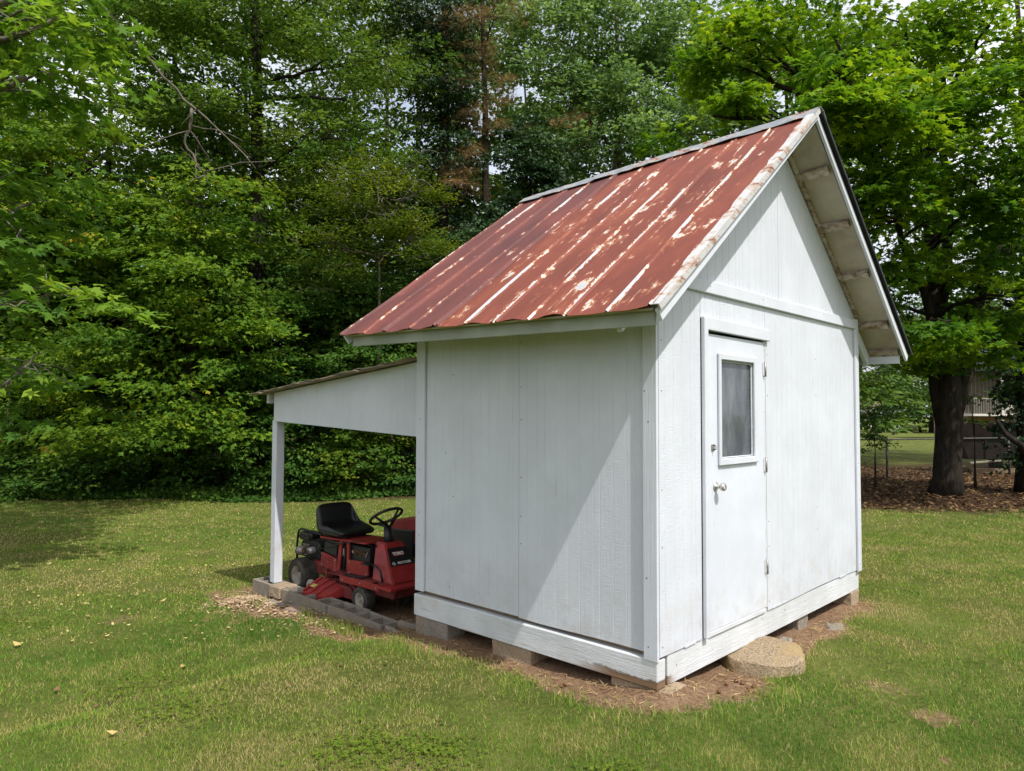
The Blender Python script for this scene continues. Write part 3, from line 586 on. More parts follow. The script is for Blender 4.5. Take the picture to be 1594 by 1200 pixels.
# ------------------------------------------------------------------ blocks, stones
def hollow_block(name, lx, ly, lz_, loc, mat, label, group, rotz=0.0, tilt=0.0):
    """two-cell concrete block, long side along y, cells open upward"""
    b = bmesh.new(); t = 0.032
    for sx in (-1, 1): box_bm((t, ly, lz_), (sx * (lx - t) / 2, 0, lz_ / 2), None, 0.003, b)
    for yy in (-(ly - t) / 2, 0, (ly - t) / 2): box_bm((lx - 2 * t, t, lz_ - 0.002), (0, yy, lz_ / 2 - 0.001), None, 0.0, b)
    box_bm((lx - 2 * t, ly - 2 * t - .002, 0.02), (0, 0, 0.02), None, 0, b)
    rs = random.Random(name + label)
    for v in b.verts: v.co += Vector((rs.uniform(-1, 1), rs.uniform(-1, 1), rs.uniform(-1, 0.3))) * 0.002
    o = add(name, bm_mesh(name, b), mat); o.location = loc; o.rotation_euler = (tilt, 0, rotz); return tag(o, label, 'concrete block', group)
def solid_block(name, size, loc, mat, label, cat, group=None, rotz=0, bev=0.008, rough=0.004, tilt=0.0):
    b = bmesh.new(); bmesh.ops.create_cube(b, size=1.0)
    for v in b.verts: v.co = Vector((v.co.x * size[0], v.co.y * size[1], v.co.z * size[2]))
    bmesh.ops.bevel(b, geom=list(b.edges), offset=bev, segments=1, affect='EDGES'); bmesh.ops.subdivide_edges(b, edges=[e for e in b.edges if e.calc_length() > 0.06], cuts=2, use_grid_fill=True)
    rs = random.Random(label)
    for v in b.verts: v.co += Vector((rs.uniform(-1, 1), rs.uniform(-1, 1), rs.uniform(-1, 1))) * rough
    o = add(name, bm_mesh(name, b), mat); o.location = (loc[0], loc[1], loc[2] + size[2] / 2); o.rotation_euler = (tilt, 0, rotz); return tag(o, label, cat, group)
GB = 'hollow blocks edging the lean-to'
T0 = -0.168
hollow_block('concrete_block', 0.20, 0.385, 0.21, (0.10, 4.965, T0 - 0.21), M['conc'], 'hollow concrete block carrying the white post', GB, 0.0)
solid_block('concrete_block', (0.215, 0.215, 0.12), (0.095, 4.655, T0 - 0.118), M['conc_tan'], 'short broken block piece wedged right of the white post', 'concrete block', GB, 0.03)
solid_block('concrete_block', (0.16, 0.20, 0.09), (0.12, 4.655, T0 - 0.212), M['conc_tan'], 'small brown block underneath the broken block piece by the post', 'concrete block', None, 0.0)
names = ['hollow block under the rear wheel of the near mower', 'second hollow block right of the broken piece, below the mower deck', 'third hollow block right of the broken piece, beside the front wheel', 'last whole hollow block before the shed corner, gravel in one cell']
yb = 4.535
for k, nm in enumerate(names):
    ly = 0.438; dz = (-0.006, -0.006, -0.010, -0.018)[k]
    hollow_block('concrete_block', 0.20, ly - 0.008, 0.20, (0.10 + 0.006 * ((-1) ** k), yb - ly / 2, T0 - 0.20 + dz), M['conc'], nm, GB, 0.012 * ((-1) ** k), (0.0, 0.004, 0.008, 0.02)[k]); yb -= ly
solid_block('broken_block', (0.05, 0.36, 0.10), (0.20, 2.57, -0.275), M['conc'], 'thin broken block web lying half buried by the shed corner', 'concrete block', None, 0.25, tilt=0.05)
solid_block('broken_block', (0.045, 0.30, 0.09), (0.02, 2.60, -0.285), M['conc'], 'outer broken block sliver half buried before the shed corner', 'concrete block', None, -0.1, tilt=0.06)
solid_block('wood_scrap', (0.34, 0.09, 0.03), (0.34, 2.50, -0.20), M['bare_wood'], 'weathered board scrap at the foot of the shed corner', 'wood scrap', None, 0.15, 0.004, 0.002)
# foundation blocks
gl0 = -0.185
solid_block('foundation_block', (0.20, 0.39, 0.182), (0.085, 2.10, -0.184), M['conc'], 'grey block under the left back corner of the shed wall', 'concrete block', 'blocks holding up the shed', 0.0, 0.006)
solid_block('foundation_block', (0.20, 0.39, 0.175), (0.095, 1.22, -0.177), M['conc_tan'], 'tan block under the middle of the shaded shed wall', 'concrete block', 'blocks holding up the shed', 0.0, 0.006)
solid_block('foundation_block', (0.20, 0.42, 0.055), (0.10, 0.14, -0.057), M['conc_tan'], 'thin tan pad block under the near corner of the shed', 'concrete block', 'blocks holding up the shed', 0.0, 0.006)
solid_block('foundation_block', (0.21, 0.19, 0.14), (3.36, 0.09, -0.142), M['conc_tan'], 'block under the far right front corner of the shed', 'concrete block', 'blocks holding up the shed', 0.0, 0.006)
solid_block('foundation_block', (0.20, 0.19, 0.15), (2.22, 0.12, -0.152), M['conc'], 'block set back beneath the sill right of the door', 'concrete block', 'blocks holding up the shed', 0.0, 0.006)
solid_block('foundation_block', (0.20, 0.39, 0.24), (3.32, 2.1, -0.242), M['conc'], 'block under the hidden back corner of the shed', 'concrete block', 'blocks holding up the shed', 0.0, 0.006)
solid_block('foundation_block', (0.39, 0.19, 0.24), (1.7, 2.18, -0.242), M['conc'], 'block under the back sill beside the mowers', 'concrete block', 'blocks holding up the shed', 0.0, 0.006)
solid_block('wood_scrap', (0.06, 0.42, 0.05), (0.14, 1.72, -0.055), M['bare_wood'], 'short brown timber shim between two blocks under the wall', 'wood scrap', None, 0.1, 0.004, 0.002)
solid_block('paver', (0.15, 0.24, 0.05), (-0.115, 3.97, -0.290), M['paver'], 'pinkish rectangular paver lying against the block edging', 'paver', None, 0.2, 0.008, 0.003)
solid_block('flat_stone', (0.12, 0.34, 0.035), (-0.10, 4.48, -0.318), M['conc'], 'flat grey stone slab in front of the broken block piece', 'stone', None, 0.1, 0.01, 0.005)
solid_block('flat_stone', (0.20, 0.14, 0.03), (2.45, -0.15, -0.135), M['conc'], 'flat grey stone on the clay right of the stepping stone', 'stone', None, 0.5, 0.01, 0.006)
solid_block('flat_stone', (0.12, 0.10, 0.05), (1.75, -0.02, -0.13), M['conc'], 'small stone between the stepping stone and the sill', 'stone', None, 0.3, 0.012, 0.006)
# stepping stone : rough disc partly under the sill
r_ = np.random.default_rng(3); n = 40; prof = [(0.0, 0.118), (0.06, 0.118), (0.12, 0.119), (0.18, 0.118), (0.24, 0.117), (0.30, 0.115), (0.335, 0.111), (0.345, 0.100), (0.349, 0.04), (0.355, -0.02), (0.36, -0.08)]
v, t = lathe_np([(a * .84, b * .85) for a, b in prof], n, 'z'); ang = np.arctan2(v[:, 1], v[:, 0]); rad = np.hypot(v[:, 0], v[:, 1])
k = 1 + 0.04 * np.sin(ang * 3 + 1) + 0.025 * np.sin(ang * 7); v[:, 0] *= k * 1.06; v[:, 1] *= k * 0.94; v += (r_.random(v.shape) - .5) * 0.007 * (rad > .03)[:, None]; v[:, 2] += 0.012 * np.sin(v[:, 0] * 9) * (rad < .3)
bs = bmesh.new(); ms = mesh_np('stepping_stone', v, t, smooth=True); bs.from_mesh(ms); bmesh.ops.remove_doubles(bs, verts=bs.verts, dist=.0005); bs.to_mesh(ms); bs.free()
so_ = smooth_by_angle(add('stepping_stone', ms, M['granite']), 32); so_.location = (1.15, -0.12, -0.095); tag(so_, 'round speckled granite stepping stone below the shed door', 'stone')

# ------------------------------------------------------------------ riding mowers
def wheel(parent, x, y, z, r, w, side, tread, rimr):
    """side -1: outer face towards -y local"""
    wh = thing_part('wheel', parent)
    hw = w / 2; pr = [(rimr, -hw * .86), (rimr * 1.08, -hw * 0.98), (r * 0.86, -hw), (r * 0.965, -hw * 0.82), (r, -hw * 0.45), (r, hw * .45), (r * .965, hw * .82), (r * .86, hw), (rimr, hw * .86)]
    v, t = lathe_np(pr, 36, 'y', (x, y, z)); ty = add('tyre', mesh_np('tyre', v, t, smooth=True), M['rubber'], wh)
    if tread:
        b = bmesh.new(); nn = 34
        for j in range(nn):
            for q in range(5):
                a = 2 * math.pi * (j + 0.5 * (q % 2)) / nn; yy = (q - 2) * w * 0.185; rr_ = r - (0.004 if abs(q - 2) == 2 else 0.0)
                R = Matrix.Rotation(-a, 3, 'Y'); c = Vector((x + rr_ * math.cos(a), y + yy, z + rr_ * math.sin(a))); box_bm((0.012, w * 0.14, r * 0.10), c, R, 0, b)
        tag(add('tread', bm_mesh('tread', b), M['rubber'], wh), kind='stuff')
    s = side; d = [(0.0, s * hw * 0.35), (rimr * .22, s * hw * .62), (rimr * .3, s * hw * 0.55), (rimr * .42, s * hw * 0.25), (rimr * .8, s * hw * 0.30), (rimr * .9, s * hw * .75), (rimr * 1.04, s * hw * .93), (rimr * 1.05, s * hw * .80)]
    v, t = lathe_np(d, 28, 'y', (x, y, z)); add('rim', mesh_np('rim', v, t, smooth=True), M['rim'], wh)
    if tread:
        for j in range(5):
            a = 2 * math.pi * j / 5; box('rim_slot', (rimr * .2, hw * .08, rimr * .2), (x + rimr * .6 * math.cos(a), y + s * hw * .30, z + rimr * .6 * math.sin(a)), M['black'], wh, None, 0.002)
    return wh
def thing_part(name, parent):
    o = bpy.data.objects.new(name, None); COL.objects.link(o); o.parent = parent; o.empty_display_size = 0.05; return o
def text_part(name, body, size, mat, parent, M4, bold=0.0):
    c = bpy.data.curves.new(name, 'FONT'); c.body = body; c.size = size; c.align_x = 'CENTER'; c.align_y = 'CENTER'; c.extrude = 0.0006; c.offset = bold
    o = bpy.data.objects.new(name, c); COL.objects.link(o); bpy.context.view_layer.update()
    me = bpy.data.meshes.new_from_object(o.evaluated_get(bpy.context.evaluated_depsgraph_get())); COL.objects.unlink(o); bpy.data.objects.remove(o)
    me.transform(M4); return add(name, me, mat, parent)
mow = thing('riding_mower', 'red rear-engine riding mower with black seat parked behind the block edging', 'riding mower', local=True)
RED, BLK = M['red'], M['black']
wheel(mow, 0, -0.215, 0.178, 0.178, 0.19, -1, True, 0.098); wheel(mow, 0, 0.215, 0.178, 0.178, 0.19, 1, True, 0.098)
wheel(mow, 1.19, -0.255, 0.128, 0.128, 0.105, -1, True, 0.072); wheel(mow, 1.19, 0.255, 0.128, 0.128, 0.105, 1, True, 0.072)
tube('rear_axle', [(0, -0.2, 0.178), (0, 0.2, 0.178)], 0.018, M['rust'], mow); tube('front_axle', [(1.19, -0.22, 0.135), (1.19, 0, 0.165), (1.19, 0.22, 0.135)], 0.018, RED, mow)
prism('frame', [(-0.06, 0.20), (0.42, 0.20), (0.50, 0.25), (0.50, 0.33), (0.28, 0.345), (-0.06, 0.345)], 1, -0.125, 0.125, M['red_dusty'], mow, 0.006)
prism('fender_plate', [(0.10, 0.20), (0.46, 0.24), (0.46, 0.33), (0.10, 0.335)], 1, -0.150, -0.128, M['red_dusty'], mow, 0.003)
prism('frame_rail', [(0.42, 0.245), (1.50, 0.205), (1.50, 0.265), (0.42, 0.315)], 1, -0.10, 0.10, M['rust'], mow, 0.004)
# engine at the back
eng = prism('engine_block', [(-0.20, 0.345), (0.20, 0.345), (0.20, 0.50), (0.12, 0.555), (-0.14, 0.555), (-0.20, 0.48)], 1, -0.14, 0.14, BLK, mow, 0.012)
box('air_filter_cover', (0.20, 0.16, 0.085), (-0.08, -0.09, 0.575), BLK, eng, bev=0.014, seg=2)
v, t = lathe_np([(0, -0.20), (0.030, -0.20), (0.034, -0.185), (0.034, -0.145), (0.028, -0.14)], 16, 'y', (0.11, -0.01, 0.60)); add('fuel_cap', mesh_np('fuel_cap', v, t, smooth=True), BLK, eng)
v, t = lathe_np([(0.0, -0.075), (0.022, -0.075), (0.024, -0.055), (0.045, -0.05), (0.052, 0.0), (0.055, 0.06)], 18, 'y', (-0.155, -0.15, 0.41)); add('crankcase_cover', mesh_np('crankcase_cover', v, t, smooth=True), M['alu'], eng)
v, t = lathe_np([(0.0, -0.065), (0.03, -0.06), (0.042, -0.03), (0.042, 0.06)], 16, 'y', (0.08, -0.15, 0.44)); add('carburettor', mesh_np('carburettor', v, t, smooth=True), M['alu'], eng)
for j in range(6): box('cooling_fin', (0.13, 0.04, 0.007), (-0.04, -0.16, 0.385 + j * 0.021), M['alu'], eng, None, 0.001)
tube('fuel_line', [(0.06, -0.17, 0.50), (0.03, -0.20, 0.45), (0.05, -0.19, 0.38), (0.10, -0.17, 0.35)], 0.006, BLK, eng, 6)
tube('exhaust', [(-0.02, -0.17, 0.47), (-0.05, -0.20, 0.44), (-0.02, -0.20, 0.40)], 0.016, M['rust'], eng, 8)
pts = [(-0.22, -0.17, 0.30), (-0.225, -0.17, 0.45), (-0.20, -0.17, 0.60), (-0.175, -0.17, 0.635), (-0.13, -0.17, 0.65), (0.30, -0.17, 0.635)]
tube('rear_guard_tube', pts, 0.0135, BLK, mow, 8); tube('rear_guard_tube', [(x, -y, z) for x, y, z in pts], 0.0135, BLK, mow, 8)
tube('rear_guard_tube', [(-0.222, -0.17, 0.56), (-0.222, 0.17, 0.56)], 0.0125, BLK, mow, 8)
# body
prism('inner_body', [(0.30, 0.30), (1.14, 0.34), (1.14, 0.60), (0.36, 0.60)], 1, -0.155, 0.155, BLK, mow, 0.006)
prism('top_plate', [(0.27, 0.60), (1.12, 0.635), (1.12, 0.655), (0.27, 0.622)], 1, -0.185, 0.185, RED, mow, 0.005)
for s in (-1, 1):
    ya, yb_ = (s * 0.186, s * 0.166)
    q = prism('side_panel', [(0.29, 0.315), (0.60, 0.28), (0.60, 0.425), (0.31, 0.46)], 1, ya, yb_, RED, mow, 0.003)
    for j in range(5):
        for c in (0.365, 0.485):
            zc = 0.325 + j * 0.027 - (c - 0.365) * 0.10; bar('louver', (c - 0.045, s * 0.1885, zc), (c + 0.050, s * 0.1885, zc - 0.009), 0.010, 0.010, M['red_dusty'], q, 0.002)
    prism('side_post', [(0.60, 0.285), (0.648, 0.285), (0.70, 0.615), (0.645, 0.613)], 1, ya, yb_, RED, mow, 0.003)
    prism('side_post', [(0.785, 0.30), (0.825, 0.30), (0.825, 0.622), (0.785, 0.62)], 1, ya, yb_, RED, mow, 0.003)
    prism('side_panel', [(0.825, 0.30), (1.16, 0.335), (1.16, 0.465), (0.825, 0.45)], 1, ya, yb_, RED, mow, 0.003)
    prism('vent_mesh', [(0.33, 0.47), (0.57, 0.45), (0.585, 0.56), (0.35, 0.575)], 1, s * 0.170, s * 0.158, BLK, mow, 0.002)
    for j in range(9): box('linkage', (0.014, 0.02, 0.03 + 0.016 * (j % 3)), (0.86 + j * 0.03, s * 0.158, 0.53 + 0.008 * (j % 2)), M['steel'] if j in (0, 8) else M['rust'], mow, Matrix.Rotation(0.5 * (j % 3 - 1), 3, 'Y'), 0.004)
    tube('lever', [(0.725, s * 0.17, 0.34), (0.735, s * 0.172, 0.56)], 0.010, BLK, mow, 8)
    tube('dipstick', [(0.70, s * 0.168, 0.47), (0.712, s * 0.168, 0.545)], 0.008, M['rim'], mow, 8)
fp = prism('foot_plate', [(0.60, 0.295), (1.36, 0.315), (1.36, 0.327), (0.60, 0.309)], 1, -0.29, 0.29, M['red_dusty'], mow, 0.003)
for s in (-1, 1):
    prism('foot_plate_lip', [(0.84, 0.255), (1.50, 0.265), (1.50, 0.327), (0.84, 0.315)], 1, s * 0.305, s * 0.292, RED, mow, 0.003)
    box('foot_pad', (0.30, 0.09, 0.006), (1.02, s * 0.235, 0.326), BLK, fp, Matrix.Rotation(-0.026, 3, 'Y'), bev=0.001)
# dash tower: tapered box
b = bmesh.new()
bot = [(1.26, -0.21, 0.327), (1.60, -0.21, 0.327), (1.60, 0.21, 0.327), (1.26, 0.21, 0.327)]; tp = [(1.17, -0.105, 0.665), (1.32, -0.105, 0.665), (1.32, 0.105, 0.665), (1.17, 0.105, 0.665)]
bv_ = [b.verts.new(p) for p in bot + tp]
for q in ((3, 2, 1, 0), (4, 5, 6, 7), (0, 1, 5, 4), (1, 2, 6, 5), (2, 3, 7, 6), (3, 0, 4, 7)): b.faces.new([bv_[i] for i in q])
bmesh.ops.recalc_face_normals(b, faces=b.faces); bmesh.ops.bevel(b, geom=list(b.edges), offset=0.010, segments=2, affect='EDGES')
tower = add('dash_tower', bm_mesh('dash_tower', b), RED, mow)
n_front = Vector((0.338, 0, 0.30)).normalized(); up_f = Vector((-0.30, 0, 0.338)).normalized()
def on_front(y, k, h=0.002): p = Vector((1.60, 0, 0.327)).lerp(Vector((1.32, 0, 0.665)), k); return Vector((p.x, y, p.z)) + n_front * h
rotF = Matrix((Vector((0, 1, 0)), up_f, n_front)).transposed()
b = bmesh.new(); rotM = rotF.to_4x4()
dv = [b.verts.new(on_front(y, k, h)) for h in (0.001, 0.004) for y, k in ((-0.150, 0.42), (0.150, 0.42), (0.108, 0.86), (-0.108, 0.86))]
for q in ((3, 2, 1, 0), (4, 5, 6, 7), (0, 1, 5, 4), (1, 2, 6, 5), (2, 3, 7, 6), (3, 0, 4, 7)): b.faces.new([dv[i] for i in q])
bmesh.ops.recalc_face_normals(b, faces=b.faces)
dec = add('dash_decal', bm_mesh('dash_decal', b), BLK, tower)
box('badge', (0.13, 0.052, 0.003), tuple(on_front(-0.01, 0.70, 0.0065)), RED, dec, rotF, 0.001)
text_part('lettering', 'TORO', 0.045, M['white'], dec, Matrix.Translation(on_front(-0.01, 0.70, 0.0088)) @ rotM, 0.002)
text_part('lettering', 'RECYCLER', 0.033, M['white'], dec, Matrix.Translation(on_front(0.018, 0.475, 0.0050)) @ rotM, 0.001)
v, t = lathe_np([(0.010, 0), (0.016, 0), (0.016, 0.0012), (0.010, 0.0012), (0.010, 0)], 16, 'z'); v = np.array([tuple(on_front(-0.105, 0.475, 0.0045) + rotF @ Vector(p)) for p in v]); add('recycle_mark', mesh_np('recycle_mark', v, t), M['white'], dec)
prism('nose_box', [(1.30, 0.19), (1.60, 0.19), (1.66, 0.325), (1.26, 0.325)], 1, -0.21, 0.21, M['red_dusty'], mow, 0.008)
prism('nose_shelf', [(1.50, 0.300), (1.72, 0.300), (1.72, 0.3255), (1.50, 0.3255)], 1, -0.33, 0.33, RED, mow, 0.004)
tube('brake_pedal', [(1.44, -0.215, 0.33), (1.42, -0.225, 0.43), (1.35, -0.225, 0.465), (1.26, -0.225, 0.468)], 0.010, BLK, mow, 8)
box('pedal_pad', (0.13, 0.07, 0.012), (1.22, -0.24, 0.472), BLK, mow, bev=0.003)
# steering
tube('steering_column', [(1.245, 0, 0.64), (1.235, 0, 0.72), (1.215, 0, 0.82)], [0.058, 0.046, 0.036], BLK, mow, 14)
swc = Vector((1.195, 0, 0.905)); tilt = Matrix.Rotation(math.radians(-33), 3, 'Y'); sw = thing_part('steering_wheel', mow)
th_ = np.linspace(0, 2 * np.pi, 37); ring = np.array([tuple(swc + tilt @ Vector((0.165 * math.cos(a), 0.165 * math.sin(a), 0))) for a in th_]); v, t = tube_np(ring, 0.0145, 10, cap=False); add('rim', mesh_np('rim', v, t, smooth=True), BLK, sw)
for a in (0.35, 1.9, 3.3, 4.9):
    p1 = swc + tilt @ Vector((0.162 * math.cos(a), 0.162 * math.sin(a), 0)); p0 = swc + tilt @ Vector((0.028 * math.cos(a), 0.028 * math.sin(a), -0.095)); tube('spoke', [tuple(p0), tuple(p1)], [0.016, 0.010], BLK, sw, 8)
# seat: one moulded bucket (pan curving up into the backrest)
def seat_surface(parent):
    prof = [(0.56, 0.705), (0.575, 0.735), (0.54, 0.755), (0.42, 0.752), (0.26, 0.742), (0.16, 0.752), (0.115, 0.79), (0.105, 0.86), (0.100, 0.94), (0.09, 0.985), (0.065, 0.998), (0.04, 0.978), (0.032, 0.89), (0.035, 0.78), (0.06, 0.715), (0.14, 0.69), (0.35, 0.685), (0.52, 0.688)]
    ny = 14; v = []
    for j in range(ny + 1):
        s = -1 + 2 * j / ny; e = abs(s) ** 6
        for (x, z) in prof:
            isb = z > 0.80; hw = 0.235 if not isb else 0.215
            cx, cz = (0.30, 0.72) if not isb else (0.05, 0.86)
            k = 1 - 0.22 * e; xx = cx + (x - cx) * k; zz_ = cz + (z - cz) * k
            dish = 0.030 * (abs(s) ** 2.5)   # raised side bolsters
            if not isb and 0.15 < x < 0.5 and z > 0.72: zz_ += dish
            if isb and x > 0.04: xx += dish
            v.append((xx + 0.17, s * hw, zz_ - 0.035))
    n = len(prof); f = [(j * n + i, j * n + (i + 1) % n, (j + 1) * n + (i + 1) % n, (j + 1) * n + i) for j in range(ny) for i in range(n)]
    f.append(tuple(range(n - 1, -1, -1))); f.append(tuple(ny * n + i for i in range(n)))
    o = add('seat', mesh_py('seat', v, f, True), M['vinyl'], parent); md = o.modifiers.new('s', 'SUBSURF'); md.levels = 1; md.render_levels = 1; return o
seat_surface(mow)
box('seat_pan', (0.34, 0.26, 0.03), (0.50, 0, 0.646), BLK, mow, bev=0.004)
for x_ in (0.40, 0.60): box('seat_spring', (0.05, 0.16, 0.03), (x_, 0, 0.632), BLK, mow, bev=0.004)
# cutting deck
b = bmesh.new(); prism_bm([(0.30, 0.10), (0.36, 0.19), (0.95, 0.205), (1.03, 0.12), (1.03, 0.085), (0.30, 0.085)], 1, -0.26, 0.26, 0.010, b); deck = add('mower_deck', bm_mesh('mower_deck', b), M['red_dusty'], mow)
b = bmesh.new()
cv = [(0.34, -0.22, 0.215), (0.86, -0.24, 0.20), (0.80, -0.44, 0.115), (0.36, -0.46, 0.10), (0.34, -0.22, 0.13), (0.86, -0.24, 0.10), (0.80, -0.44, 0.065), (0.36, -0.46, 0.055)]
vv = [b.verts.new(p) for p in cv]
for q in ((0, 1, 2, 3), (7, 6, 5, 4), (0, 4, 5, 1), (1, 5, 6, 2), (2, 6, 7, 3), (3, 7, 4, 0)): b.faces.new([vv[i] for i in q])
bmesh.ops.recalc_face_normals(b, faces=b.faces); bmesh.ops.bevel(b, geom=list(b.edges), offset=0.008, segments=2, affect='EDGES'); ch = add('discharge_chute', bm_mesh('discharge_chute', b), RED, deck)
for k in range(3): bar('chute_rib', (0.40 + 0.13 * k, -0.23, 0.218), (0.40 + 0.12 * k, -0.445, 0.118), 0.035, 0.014, RED, deck, 0.004)
box('warning_label', (0.10, 0.05, 0.002), (0.45, -0.36, 0.1615), m_plain('yellow_label', (0.55, 0.38, 0.10), 0.6), ch, Matrix.Rotation(math.radians(24), 3, 'X'), 0)
v, t = lathe_np([(0, -0.03), (0.03, -0.03), (0.055, -0.026), (0.065, -0.012), (0.065, 0.012), (0.055, 0.026), (0, 0.03)], 20, 'y', (0.27, -0.28, 0.115)); add('gauge_wheel', mesh_np('gauge_wheel', v, t, smooth=True), M['rim'], deck)
bar('lift_arm', (0.74, -0.20, 0.27), (1.12, -0.24, 0.165), 0.014, 0.032, M['red_dusty'], mow); bar('hanger', (0.80, -0.20, 0.18), (0.80, -0.20, 0.31), 0.03, 0.03, M['red_dusty'], mow); bar('hanger', (0.40, -0.17, 0.16), (0.40, -0.17, 0.31), 0.03, 0.03, M['red_dusty'], mow)
for (bx_, bz_) in ((0.33, 0.335), (0.57, 0.30), (0.58, 0.41), (0.32, 0.445), (0.84, 0.32), (1.13, 0.35), (0.84, 0.43), (1.13, 0.45), (0.90, 0.285), (1.46, 0.295), (1.20, 0.295)):
    yy = -0.188 if bz_ > 0.296 else -0.3065; v, t = lathe_np([(0, -.006), (.006, -.006), (.009, -.003), (.009, .002)], 8, 'y', (bx_, yy, bz_)); add('bolt', mesh_np('bolt', v, t), M['steel'], mow)
tube('control_cable', [(1.16, -0.09, 0.60), (1.0, -0.20, 0.66), (0.7, -0.205, 0.60), (0.45, -0.20, 0.52), (0.16, -0.17, 0.47)], 0.0055, BLK, mow, 6)
tube('control_cable', [(0.72, -0.19, 0.34), (0.62, -0.215, 0.24), (0.80, -0.22, 0.21)], 0.0055, BLK, mow, 6)
tube('throttle_lever', [(1.22, -0.115, 0.60), (1.19, -0.135, 0.67)], 0.006, BLK, mow, 6)
MG = -0.285
mow.location = (0.57, 4.70, MG); mow.rotation_euler = (0, 0, math.radians(-90))

# second tractor: only hood and wheel show beyond the first
mo2 = thing('lawn_tractor', 'second red mower with black vented hood, half hidden by the shed corner', 'riding mower', local=True)
hd = thing_part('hood', mo2)
prism('hood_shell', [(0.02, 0.48), (0.015, 0.60), (0.05, 0.665), (0.16, 0.735), (0.50, 0.80), (0.78, 0.82), (0.78, 0.48)], 1, -0.205, 0.205, M['red'], hd, 0.03)
for s in (-1, 1):
    prism('hood_side', [(-0.005, 0.36), (-0.005, 0.58), (0.05, 0.625), (0.55, 0.655), (0.55, 0.36)], 1, s * 0.222, s * 0.165, BLK, hd, 0.012)
    for k in range(4): box('vent_slat', (0.17, 0.012, 0.009), (0.16, s * 0.2265, 0.41 + 0.033 * k), M['vinyl'], hd, bev=0.002)
    box('badge', (0.07, 0.004, 0.018), (0.13, s * 0.2245, 0.575), M['white'], hd, bev=0.001)
    prism('fender', [(0.0, 0.25), (1.10, 0.25), (1.10, 0.335), (0.06, 0.345)], 1, s * 0.26, s * 0.17, M['red'], mo2, 0.012)
prism('grille', [(-0.03, 0.36), (-0.03, 0.60), (0.0, 0.64), (0.0, 0.36)], 1, -0.19, 0.19, BLK, hd, 0.004)
prism('chassis', [(0.05, 0.14), (1.3, 0.14), (1.3, 0.30), (0.05, 0.30)], 1, -0.15, 0.15, BLK, mo2, 0.01)
prism('rear_body', [(0.95, 0.30), (1.55, 0.30), (1.55, 0.50), (1.35, 0.58), (1.0, 0.55)], 1, -0.30, 0.30, M['red'], mo2, 0.03)
for yy in (-1, 1): wheel(mo2, 0.16, yy * 0.28, 0.17, 0.17, 0.13, yy, False, 0.085); wheel(mo2, 1.30, yy * 0.30, 0.24, 0.24, 0.20, yy, False, 0.12)
tube('steering_column', [(0.80, 0, 0.6), (0.92, 0, 0.90)], 0.025, BLK, mo2)
mo2.location = (1.50, 4.52, -0.31); mo2.rotation_euler = (0, 0, math.radians(-90))

